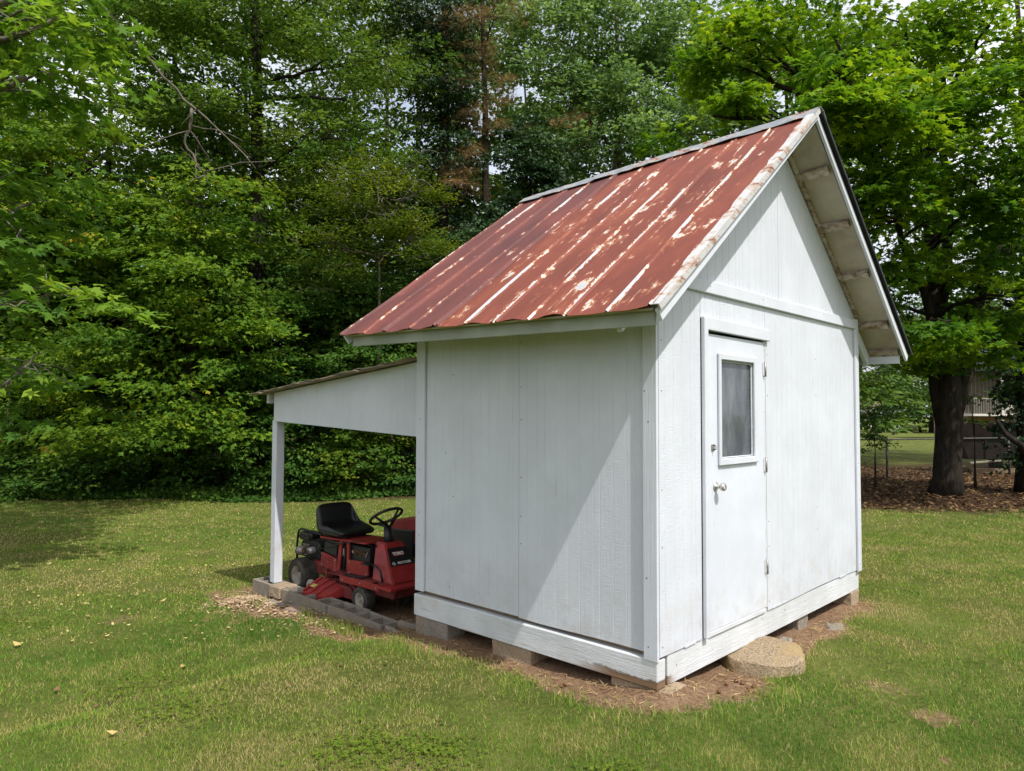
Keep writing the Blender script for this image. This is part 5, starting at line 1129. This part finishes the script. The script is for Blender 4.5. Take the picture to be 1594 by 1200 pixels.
    if 'wrap' in sp:
        r0, r1, z0, z1 = sp['wrap']; N = int(640 * (z1 - z0) / 14 * (.5 + r1)); zz_ = bz + z0 + (z1 - z0) * r.random(N); a = r.random(N) * 6.283; k = np.argmin(np.abs(path[None, :, 2] - zz_[:, None]), 1)
        rr_ = r0 + (r1 - r0) * r.random(N) ** 2 * (.5 + vnoise(zz_, a, .6, 5)); o = np.stack([np.cos(a), np.sin(a), np.zeros(N)], -1); c = np.stack([path[k, 0], path[k, 1], zz_], -1) + o * rr_[:, None]; C_.append(c); O_.append(o); B_.append(np.clip(.35 + .2 * r.normal(size=N), 0, 1))
        N *= 5
    if parts: v, t2 = merge_np(parts); tag(add('branch', mesh_np('branch', v, t2, smooth=True), M[bk], root), kind='stuff')
    c, o, bt = np.vstack(C_), np.vstack(O_), np.concatenate(B_)
    v, t3, ti = scatter(tpl, *spray_leaves(c, o, kind, r, bt, smul=smul)); add('crown', mesh_np('crown', v, t3, ti), LM[kind], root); return root
for i, sp in enumerate(TREES): build_tree(sp, 100 + i)
# background wood: three tall crowns, copied
def copy_tree(root, loc, rz, s):
    c = root.copy(); COL.objects.link(c); c.location = loc; c.rotation_euler = (0, 0, rz); c.scale = (s, s, s)
    for ch in root.children:
        d = ch.copy(); COL.objects.link(d); d.parent = c; d.matrix_parent_inverse = ch.matrix_parent_inverse.copy()
    return c
protos = []; LB = 'tall shaded tree deep in the wood behind the front row'
used = set()
for (loc, s, k, a) in BACK:
    if k not in used:
        r = np.random.default_rng(60 + k); lob = []
        for j in range(13):
            zz_ = 2.0 + 15.5 * (j / 12); w = 2.6 * (1 - .35 * abs(zz_ - 9) / 9); an = r.random() * 6.28; q = 1.7 * r.random() ** .6
            lob.append((loc[0] + q * math.cos(an), loc[1] + q * math.sin(an), zz_, w * (.6 + .3 * r.random()), 1.3 + .6 * r.random(), .55 if zz_ > 9 else .8))
        root = build_tree(dict(name='forest_tree', label=LB, cat='tree', group='trees deep in the wood', base=loc, h=17.5, r=.2, kind='back', lean=(.3, .2), dens=1.0, lobes=lob), 60 + k, LAI=3.4); used.add(k); protos.append(root)
for (loc, s, k, a) in BACK:
    if tuple(loc) == tuple(round(c, 2) for c in protos[k].location[:2]): continue
    copy_tree(protos[k], (loc[0], loc[1], float(gz(*loc)) - .05), a, s)
ub = None
for i, (loc, s, a) in enumerate(UNDER):
    if ub is None:
        r = np.random.default_rng(71); lob = [(loc[0] + 1.5 * r.normal(), loc[1] + 1.5 * r.normal(), .7 + 4.6 * j / 9, 1.5 + .5 * r.random(), .9, 1.0) for j in range(10)]
        ub = build_tree(dict(name='understory_tree', label='dark leafy understory tree filling the shade between the trunks', cat='tree', group='understory trees in the wood', base=loc, h=5.2, r=.07, kind='back', lean=(.2, .1), dens=1.0, lobes=lob), 71, LAI=3.4)
    else: copy_tree(ub, (loc[0], loc[1], float(gz(*loc)) - .05), a, s)
r = np.random.default_rng(77); loc = FAR[0][0]; lob = []
for j in range(10):
    zz_ = 3 + 17 * j / 9; an = r.random() * 6.28; lob.append((loc[0] + 3 * math.cos(an), loc[1] + 3 * math.sin(an), zz_, 4.5 + 1.5 * r.random(), 2.6, 1.0))
ft = build_tree(dict(name='distant_tree', label='distant tree beyond the neighbouring lawn', cat='tree', group='distant trees beyond the neighbouring lawn', base=loc, h=19, r=.3, kind='far', lean=(0, 0), dens=1.0, lobes=lob), 77, LAI=2.2)
ft.scale = (FAR[0][1] * 1.3,) * 3
for (loc, s, a) in FAR[1:]: copy_tree(ft, (loc[0], loc[1], float(gz(*loc)) - .05), a, s * 1.3)

# ------------------------------------------------------------------ ivy and weeds along the wood edge, leaf litter
r = np.random.default_rng(5)
N = 26000; Lt = r.uniform(-16, 5.5, N); D = 16.7 + np.abs(r.normal(0, 1.1, N)) + .8 * (vnoise(Lt, Lt * 0, .6, 9) - .5)
px = CX + D * fx_ + Lt * fy_; py = CY + D * fy_ - Lt * fx_; hgt = np.clip(.06 + .42 * (D - 16.5) / 2, 0, .55) * vnoise(px, py, .9, 41) * r.random(N)
pos = np.stack([px, py, gz(px, py) + .02 + hgt], -1); d = r.normal(0, 1, (N, 3)); d[:, 2] *= .4; n_ = r.normal(0, .4, (N, 3)) + (-.2, -.25, 1.0)
v, t, ti = scatter('ovate', pos, d, n_, .13 * (.6 + .7 * r.random(N)), np.clip(vnoise(px, py, .8, 42) * .9 + r.normal(0, .15, N), 0, 1))
tag(add('ground_cover', mesh_np('ground_cover', v, t, ti), LM['shrub']), 'low ivy and weeds along the foot of the wood', 'ground cover', kind='stuff')
N = 16000; D = r.uniform(12.6, 24, N); Lt = r.uniform(3.2, 19, N); px = CX + D * fx_ + Lt * fy_; py = CY + D * fy_ - Lt * fx_; k = masks(px, py)[1] > r.random(N) * .9 + .05; px, py = px[k], py[k]; N = len(px)
pos = np.stack([px, py, gz(px, py) + .012 + .02 * r.random(N)], -1); d = r.normal(0, 1, (N, 3)); d[:, 2] *= .25; n_ = r.normal(0, .35, (N, 3)) + (0, 0, 1.0)
LIT = m_leaf('dead_leaf_litter', [(0, (0.030, 0.017, 0.011)), (0.5, (0.090, 0.050, 0.030)), (1, (0.22, 0.14, 0.085))], .1, 1.1, .8, .1)
v, t, ti = scatter('ovate', pos, d, n_, .11 * (.6 + .7 * r.random(N)), r.random(N)); tag(add('leaf_litter', mesh_np('leaf_litter', v, t, ti), LIT), 'brown dead leaf litter under the big maple', 'leaf litter', kind='stuff')

# ------------------------------------------------------------------ grass
def m_grass():
    t = NT('grass_blades', .7, .06); c = t.ramp(t.attr('tint'), [(0, (0.48, 0.39, 0.19)), (.18, (0.38, 0.345, 0.11)), (.34, (0.255, 0.335, 0.050)), (.62, (0.160, 0.285, 0.036)), (1, (0.085, 0.190, 0.026))]); t.color(c)
    tl = t.n.new('ShaderNodeBsdfTranslucent'); t.link(c, tl.inputs[0]); mx = t.n.new('ShaderNodeMixShader'); mx.inputs[0].default_value = .3
    t.link(t.b.outputs[0], mx.inputs[1]); t.link(tl.outputs[0], mx.inputs[2]); t.link(mx.outputs[0], t.n['Material Output'].inputs[0]); return t.m
def blades(D0, D1, dens, w0, h0):
    A = (D1 ** 2 - D0 ** 2) * .86; N = int(A * dens); D = np.sqrt(r.uniform(D0 ** 2, D1 ** 2, N)); a = r.uniform(-.86, .86, N); Lt = D * a
    x = CX + D * fx_ + Lt * fy_; y = CY + D * fy_ - Lt * fx_; dm, wm = masks(x, y); inside = (x > -.0) & (x < 3.5) & (y > .0) & (y < 2.35)
    thin = .35 + .65 * sstep(.25, .5, fbm(x, y, 1.4, 51)); k = (r.random(N) < (1 - dm) ** 1.0 * thin) & (r.random(N) > wm * 1.1) & ~inside
    x, y, D, dm, wm = x[k], y[k], D[k], dm[k], wm[k]; N = len(x)
    patch = fbm(x, y, .55, 61); p2 = fbm(x, y, 2.6, 62); tint = np.clip(.53 + 1.25 * (patch - .5) + 1.1 * (p2 - .5) + r.normal(0, .19, N) - .30 * dm - .12 * wm, 0, 1)
    dead = r.random(N) < (.12 + .26 * sstep(.52, .36, p2)); tint = np.where(dead, r.random(N) * .25, tint)
    h = h0 * (.5 + .8 * r.random(N)) * (.75 + .6 * patch) * (1 + .5 * sstep(.05, .5, dm)); an = r.random(N) * 6.283; lean = r.normal(.55, .35, N)
    base = np.stack([x, y, gz(x, y) - .003], -1); dr = np.stack([np.cos(an), np.sin(an), 0 * an], -1); sd_ = np.stack([-np.sin(an), np.cos(an), 0 * an], -1); w = w0 * (.7 + .6 * r.random(N))
    tip = base + dr * (h * np.sin(lean))[:, None]; tip[:, 2] += h * np.cos(lean)
    tw = r.random(N) * 3.14; s2 = sd_ * np.cos(tw)[:, None] + dr * np.sin(tw)[:, None]; v = np.stack([base - s2 * w[:, None] / 2, base + s2 * w[:, None] / 2, tip], 1).reshape(-1, 3); return v, tint
vs, tis = zip(*[blades(1.6, 4.0, 12500, .0036, .030), blades(4.0, 7.0, 5600, .0058, .031), blades(7.0, 11.0, 1800, .011, .034), blades(11.0, 17.5, 560, .020, .034)])
N = 5200; tx = np.concatenate([-.10 - .22 * r.random(2200), -.30 - .25 * r.random(1200), r.uniform(-.5, 1.6, 1000), 3.5 + .25 * r.random(800)]); ty = np.concatenate([r.uniform(2.4, 5.5, 2200), r.uniform(.2, 2.3, 1200), -.36 - .30 * r.random(1000), r.uniform(-.2, 2.4, 800)])
k = vnoise(tx, ty, 5.0, 77) > .52; tx, ty = tx[k], ty[k]; N = len(tx); an = r.random(N) * 6.283; h = .05 + .09 * r.random(N) ** 2; ln = r.normal(.35, .25, N)
b0 = np.stack([tx, ty, gz(tx, ty) - .012], -1); dr = np.stack([np.cos(an), np.sin(an), 0 * an], -1); s2 = np.stack([-np.sin(an), np.cos(an), 0 * an], -1) * .0026; tp_ = b0 + dr * (h * np.sin(ln))[:, None]; tp_[:, 2] += h * np.cos(ln)
vs = list(vs) + [np.stack([b0 - s2, b0 + s2, tp_], 1).reshape(-1, 3)]; tis = list(tis) + [np.clip(.45 + .25 * r.normal(size=N), 0, 1)]
v = np.vstack(vs); tag(add('grass', mesh_np('grass', v, np.arange(len(v)).reshape(-1, 3), np.concatenate(tis)), m_grass()), 'short mown grass with straw-coloured thatch', 'grass', kind='stuff'); NG = len(v) // 3
# clover patches
cl = []
for (x0, y0, s, n) in ((-1.55, .75, .30, 500), (-1.35, .45, .22, 300), (-.9, -.35, .16, 160), (-2.2, 5.6, .6, 500), (-1.9, 2.9, .35, 260), (-2.0, 2.0, .3, 250), (-.3, -1.5, .2, 200)):
    p = r.normal(0, s * .5, (n, 2)) + (x0, y0); cl.append(p)
p = np.vstack(cl); N = len(p); pos = np.stack([p[:, 0], p[:, 1], gz(p[:, 0], p[:, 1]) + .02 + .02 * r.random(N)], -1); d = r.normal(0, 1, (N, 3)); d[:, 2] *= .2; n_ = r.normal(0, .25, (N, 3)) + (0, 0, 1.0)
v, t, ti = scatter('ovate', pos, d, n_, .030 * (.6 + .6 * r.random(N)), .5 + .4 * r.random(N)); tag(add('clover', mesh_np('clover', v, t, ti), LM['shrub_lime']), 'small patches of clover leaves in the lawn', 'clover', kind='stuff')
# fallen leaves
YL = [m_plain('fallen_leaf_%s' % n, c, .7, .2, 0, .2, 30) for n, c in (('yellow', (.46, .35, .13)), ('tan', (.40, .28, .15)), ('brown', (.22, .13, .07)))]
tv, tt = TPL['ovate']; lv = np.vstack([tv, tv * (1, 1, 1) - (0, 0, .012)]); lt_ = np.vstack([tt, tt[:, ::-1] + len(tv)]); lms = []
for k in range(3): me = mesh_np('fallen_leaf', lv * .058 * (1, 1, 1.5), lt_); me.materials.append(YL[k]); lms.append(me)
spots = [(-2.225, 4.7, 0)] + [(None, None, k % 3 if k % 4 else 0) for k in range(26)]
for i, (x, y, k) in enumerate(spots):
    if x is None:
        D = r.uniform(3.0, 11.0); Lt = D * r.uniform(-.70, -.12); x = CX + D * fx_ + Lt * fy_; y = CY + D * fy_ - Lt * fx_
        if -.2 < x < 3.6 and -.2 < y < 5.3: continue
    o = add('fallen_leaf', lms[k]); o.location = (x, y, float(gz(x, y)) + .03); o.rotation_euler = (r.normal(0, .25), r.normal(0, .25), r.random() * 6.28); s = 1.5 if i == 0 else .7 + .6 * r.random(); o.scale = (s, s, s)
    tag(o, 'large yellow leaf lying alone at the left edge of the lawn' if i == 0 else 'small dry fallen leaf lying on the lawn', 'leaf', 'fallen leaves on the lawn' if i else None)
N = 1500; D = r.uniform(6, 16.5, N); Lt = D * r.uniform(-.78, .0, N); px = CX + D * fx_ + Lt * fy_; py = CY + D * fy_ - Lt * fx_; k = (np.minimum(px, 5 - py) < .0) | (py > 5.4); px, py = px[k], py[k]; N = len(px)
pos = np.stack([px, py, gz(px, py) + .022], -1); d = r.normal(0, 1, (N, 3)); d[:, 2] *= .2; n_ = r.normal(0, .3, (N, 3)) + (0, 0, 1.0)
FL = m_leaf('pale_leaf_flecks', [(0, (0.30, 0.22, 0.10)), (0.5, (0.40, 0.33, 0.15)), (1, (0.50, 0.44, 0.24))], .1, 1.1, .8, .1)
v, t, ti = scatter('ovate', pos, d, n_, .034 * (.5 + .8 * r.random(N)), r.random(N)); tag(add('leaf_flecks', mesh_np('leaf_flecks', v, t, ti), FL), 'pale petals and leaf flecks strewn over the far lawn', 'leaf flecks', kind='stuff')
N = 17000; x = r.uniform(-.9, 4.3, N); y = r.uniform(-.9, 5.4, N); dm = masks(x, y)[0]; k = (dm > .25) & ~((x > 0) & (x < 3.46) & (y > 0) & (y < 2.3)); x, y = x[k], y[k]; N = len(x)
pos = np.stack([x, y, gz(x, y) - .006 + .012 * r.random(N)], -1); d = r.normal(0, 1, (N, 3)); d[:, 2] *= .12; n_ = r.normal(0, .2, (N, 3)) + (0, 0, 1.0); dn = nrm(d); sd_ = nrm(np.cross(dn, n_)) * .0030; ln = (.04 + .05 * r.random(N))[:, None]
v = np.stack([pos - sd_, pos + sd_, pos + dn * ln + sd_ * .5], 1).reshape(-1, 3)
tag(add('dry_straw', mesh_np('dry_straw', v, np.arange(len(v)).reshape(-1, 3), r.random(N)), m_leaf('dry_straw', [(0, (0.16, 0.09, 0.05)), (0.5, (0.34, 0.22, 0.13)), (1, (0.50, 0.38, 0.24))], .1, 1.1, .8, .1)), 'dry pine straw scattered on the clay around the shed', 'straw', kind='stuff')
# seed balls on the clay
v, t = lathe_np([(0, -1), (.6, -.8), (1, 0), (.6, .8), (0, 1)], 8, 'z'); bv = v * .014; rb = np.random.default_rng(8); bv = bv * (1 + .35 * rb.random((len(bv), 1))); sbm = mesh_np('seed_ball', bv, t); sbm.materials.append(M['rust'])
for i in range(16):
    if i < 10: x, y = .25 + .9 * rb.random(), -.12 - .33 * rb.random()
    else: x, y = -.12 - .15 * rb.random(), .5 + 1.4 * rb.random()
    if math.hypot(x - 1.13, y + .13) < .42: x -= .6
    o = add('seed_ball', sbm); o.location = (x, y, float(gz(x, y)) + .0); o.rotation_euler = (i, i * 2, i); tag(o, 'small dark spiky seed ball on the bare clay beside the shed', 'seed ball', 'seed balls on the clay')
# gravel
def gravel(name, n, fx, szr, cols, label, lift=0.0):
    ov = np.array([(1, 0, 0), (-1, 0, 0), (0, 1, 0), (0, -1, 0), (0, 0, .7), (0, 0, -.7)], float); ot = np.array([(0, 2, 4), (2, 1, 4), (1, 3, 4), (3, 0, 4), (2, 0, 5), (1, 2, 5), (3, 1, 5), (0, 3, 5)])
    p = fx(n); n = len(p); s = szr[0] + (szr[1] - szr[0]) * r.random(n) ** 2; a = r.random(n) * 6.28; jit = 1 + .45 * (r.random((n, 6, 1)) - .5)
    q = ov[None] * jit * (s[:, None, None]) * np.array([1, .7, .6]); c, s_ = np.cos(a)[:, None], np.sin(a)[:, None]; v = np.stack([q[..., 0] * c - q[..., 1] * s_, q[..., 0] * s_ + q[..., 1] * c, q[..., 2]], -1) + p[:, None, :]
    t = ot[None] + (np.arange(n) * 6)[:, None, None]; mt = NT(name + '_stone', .9, .1); mt.color(mt.ramp(mt.attr('tint'), cols))
    tag(add(name, mesh_np(name, v.reshape(-1, 3), t.reshape(-1, 3), np.repeat(r.random(n), 8)), mt.m), label, 'gravel', kind='stuff')
def f1(n): x = .22 + 2.9 * r.random(n) ** 1.6; y = 2.36 + 2.75 * r.random(n); return np.stack([x, y, gz(x, y) - .018 + .015 * r.random(n)], -1)
def f2(n):
    x = np.concatenate([-.30 + .17 * r.normal(size=n // 2), -.22 + .16 * r.normal(size=n - n // 2)]); y = np.concatenate([4.75 + .22 * r.normal(size=n // 2), 3.0 + 2.4 * r.random(n - n // 2)]); k = x < -.02; x, y = x[k], y[k]
    return np.stack([x, y, gz(x, y) + .002 + .05 * np.exp(-((x + .28) ** 2 / .03 + (y - 4.75) ** 2 / .06))], -1)
gravel('gravel', 5200, f1, (.006, .022), [(0, (.10, .065, .04)), (.5, (.24, .16, .095)), (1, (.40, .30, .20))], 'tan gravel and chips on the lean-to floor')
gravel('gravel', 1500, f2, (.007, .024), [(0, (.22, .13, .075)), (.5, (.36, .255, .16)), (1, (.50, .40, .28))], 'pale stone chips spilled outside the block edging')

# ------------------------------------------------------------------ beyond the fence on the right
fn = thing('chain_link_fence', 'old chain-link fence running behind the big maple', 'fence', (18.2, 3.7, -.15))
A, B = Vector((15.6, 4.95, 0)), Vector((24.0, .70, 0)); FD = (B - A); fl = FD.length; FD.normalize(); g0 = -.16
M['galv'] = m_plain('rusty_galvanised_wire', (.10, .095, .085), .7, .3, .3, .3, 20)
for k in range(5):
    p = A + FD * (fl * k / 4 - .35 * (k == 2)); tube('fence_post', [(p.x, p.y, g0 - .05), (p.x, p.y, 1.0)], .03, M['galv'], fn, 8)
tube('top_rail', [tuple(A + Vector((0, 0, .96))), tuple(B + Vector((0, 0, .96)))], .021, M['galv'], fn, 8)
pts = []; sp_ = .085; H_ = 1.08
for s in (1, -1):
    k = -H_
    while k < fl:
        a0, a1 = (k, g0), (k + H_, g0 + H_)
        u0, z0, u1, z1 = k, g0 + .03, k + H_, g0 + .03 + H_
        if s < 0: z0, z1 = z1, z0
        if u0 < 0: z0 += (z1 - z0) * (-u0 / H_); u0 = 0
        if u1 > fl: z1 -= (z1 - z0) * ((u1 - fl) / max(u1 - u0, 1e-6)); u1 = fl
        p, q = A + FD * u0, A + FD * u1; pts.append(tube_np([(p.x, p.y, z0), (q.x, q.y, z1)], .0020, 3, cap=False)); k += sp_
v, t = merge_np(pts); tag(add('wire_mesh', mesh_np('wire_mesh', v, t), M['galv'], fn), kind='stuff')
LATV = Vector((fy_, -fx_, 0)); AWAY = Vector((fx_, fy_, 0))
def local_root(o, p): o.location = p; o.matrix_world = Matrix(((LATV.x, AWAY.x, 0, p[0]), (LATV.y, AWAY.y, 0, p[1]), (0, 0, 1, p[2]), (0, 0, 0, 1))); o.rotation_euler = (0, 0, math.atan2(LATV.y, LATV.x))
# dark bin
M['bin'] = m_plain('dark_brown_steel', (.016, .012, .011), .85, .06, 0, .4, 4, .1)
bn = thing('steel_bin', 'dark brown steel bin with a sloping underside behind the fence', 'bin', local=True); local_root(bn, (21.35, 3.1, -.14))
prism('rim_panel', [(0, 1.06), (0, 1.50), (2.9, 1.62), (2.9, 1.06)], 1, 0, .9, M['bin'], bn, .02); prism('hull', [(.28, 1.06), (.52, .42), (2.9, .42), (2.9, 1.06)], 1, .08, .82, M['bin'], bn, .02)
for x_ in (1.05, 2.0): box('stiffener', (.06, .05, .6), (x_, .055, .74), M['bin'], bn, bev=.005)
for y_ in (.15, .7): box('skid', (2.2, .12, .14), (1.75, y_, .07), M['bare_wood'], bn, bev=.01)
box('plank', (.95, .10, .05), (.95, -.05, .36), m_plain('pale_plank', (.30, .26, .20), .8), bn, Matrix.Rotation(-.08, 3, 'Y'), .006); box('skid_post', (.12, .5, .28), (1.6, .45, .28), M['bin'], bn)
# propane tank
tk = thing('propane_tank', 'white horizontal gas tank on the bright neighbouring lawn', 'gas tank', local=True); local_root(tk, TANK); tk.scale = (.8, .8, .8)
v, t = lathe_np([(0, -1.62), (.2, -1.58), (.36, -1.45), (.45, -1.25), (.48, -1.0), (.48, 1.0), (.45, 1.25), (.36, 1.45), (.2, 1.58), (0, 1.62)], 24, 'x', (0, 0, .75)); add('tank_shell', mesh_np('tank_shell', v, t, smooth=True), m_plain('white_tank_paint', (.72, .74, .76), .4, .4, 0, .06), tk)
for x_ in (-.9, .9): box('saddle', (.18, .7, .34), (x_, 0, .17), M['conc'], tk)
v, t = lathe_np([(.16, 0), (.16, .12), (.10, .18), (0, .19)], 14, 'z', (0, 0, 1.2)); add('valve_dome', mesh_np('valve_dome', v, t, smooth=True), M['trim'], tk)
# small white outbuilding
wh = thing('white_outbuilding', 'small white outbuilding far off behind the gas tank', 'building', local=True); local_root(wh, (94.4, 28.2, -.15))
box('wall', (4.2, 3.5, 2.5), (0, 1.75, 1.25), M['trim'], wh, bev=.01); prism('roof', [(-2.4, 2.5), (2.4, 2.5), (2.4, 2.62), (0, 3.7), (-2.4, 2.62)], 1, -.3, 3.8, M['leanroof'], wh, .01)
for x_ in (-1.2, .9): w_ = box('window', (.9, .06, 1.0), (x_, -.03, 1.5), M['tar'], wh); box('window_sill', (1.0, .12, .06), (x_, -.06, .95), M['trim'], w_)
box('door', (.85, .05, 1.95), (-.15, -.025, 1.0), M['bare_wood'], wh)
# house with deck
hs = thing('brick_house', 'brown house with raised deck and white X-braced railing, behind the maple', 'house', local=True); local_root(hs, (54.2, 9.55, -.15))
def m_brick():
    t = NT('red_brick', .9, .1); bk = t.n.new('ShaderNodeTexBrick'); bk.inputs['Scale'].default_value = 4; bk.inputs['Color1'].default_value = (.22, .075, .05, 1); bk.inputs['Color2'].default_value = (.16, .055, .04, 1); bk.inputs['Mortar'].default_value = (.3, .27, .23, 1)
    t.link(t.vec((1, 1, 1), rot=(math.pi / 2, 0, 0)), bk.inputs[0]); t.color(bk.outputs[0]); return t.m
box('brick_base', (9, 4, 1.85), (5.0, 2.4, .925), m_brick(), hs, bev=0); box('upper_wall', (9, 3.6, 3.0), (5.0, 2.6, 3.36), m_plain('brown_wood_siding', (.13, .11, .09), .85, .1), hs, bev=0)
wd, wt = m_plain('grey_deck_wood', (.24, .22, .19), .85, .1), m_plain('pale_deck_paint', (.55, .52, .48), .7)
for k in range(16): bar('siding_batten', (.55 + k * .27, .785, 1.9), (.55 + k * .27, .785, 4.8), .05, .04, wd, hs)
box('deck_floor', (4.4, 1.4, .16), (2.5, .1, 1.78), wt, hs, bev=.01); bar('deck_rail', (.35, -.55, 2.92), (2.3, -.55, 2.92), .08, .09, wd, hs)
for k in range(12): bar('baluster', (.40 + k * .16, -.55, 1.87), (.40 + k * .16, -.55, 2.88), .09, .03, wd, hs)
for x_ in (2.3, 3.45): bar('deck_post', (x_, -.6, 0), (x_, -.6, 4.6), .13, .13, wt, hs)
bar('cross_brace', (2.38, -.58, 1.9), (3.38, -.58, 2.9), .05, .11, wt, hs); bar('cross_brace', (2.38, -.52, 2.9), (3.38, -.52, 1.9), .05, .11, wt, hs); bar('deck_rail', (2.37, -.55, 2.98), (3.4, -.55, 2.98), .06, .09, wt, hs)
prism('roof', [(-.9, 4.8), (4.6, 4.8), (4.6, 4.95), (2.4, 6.6), (-.9, 4.95)], 0, 0.2, 9.8, M['tar'], hs, .02)
print('TRIS leaves', NL[0], 'grass', NG)
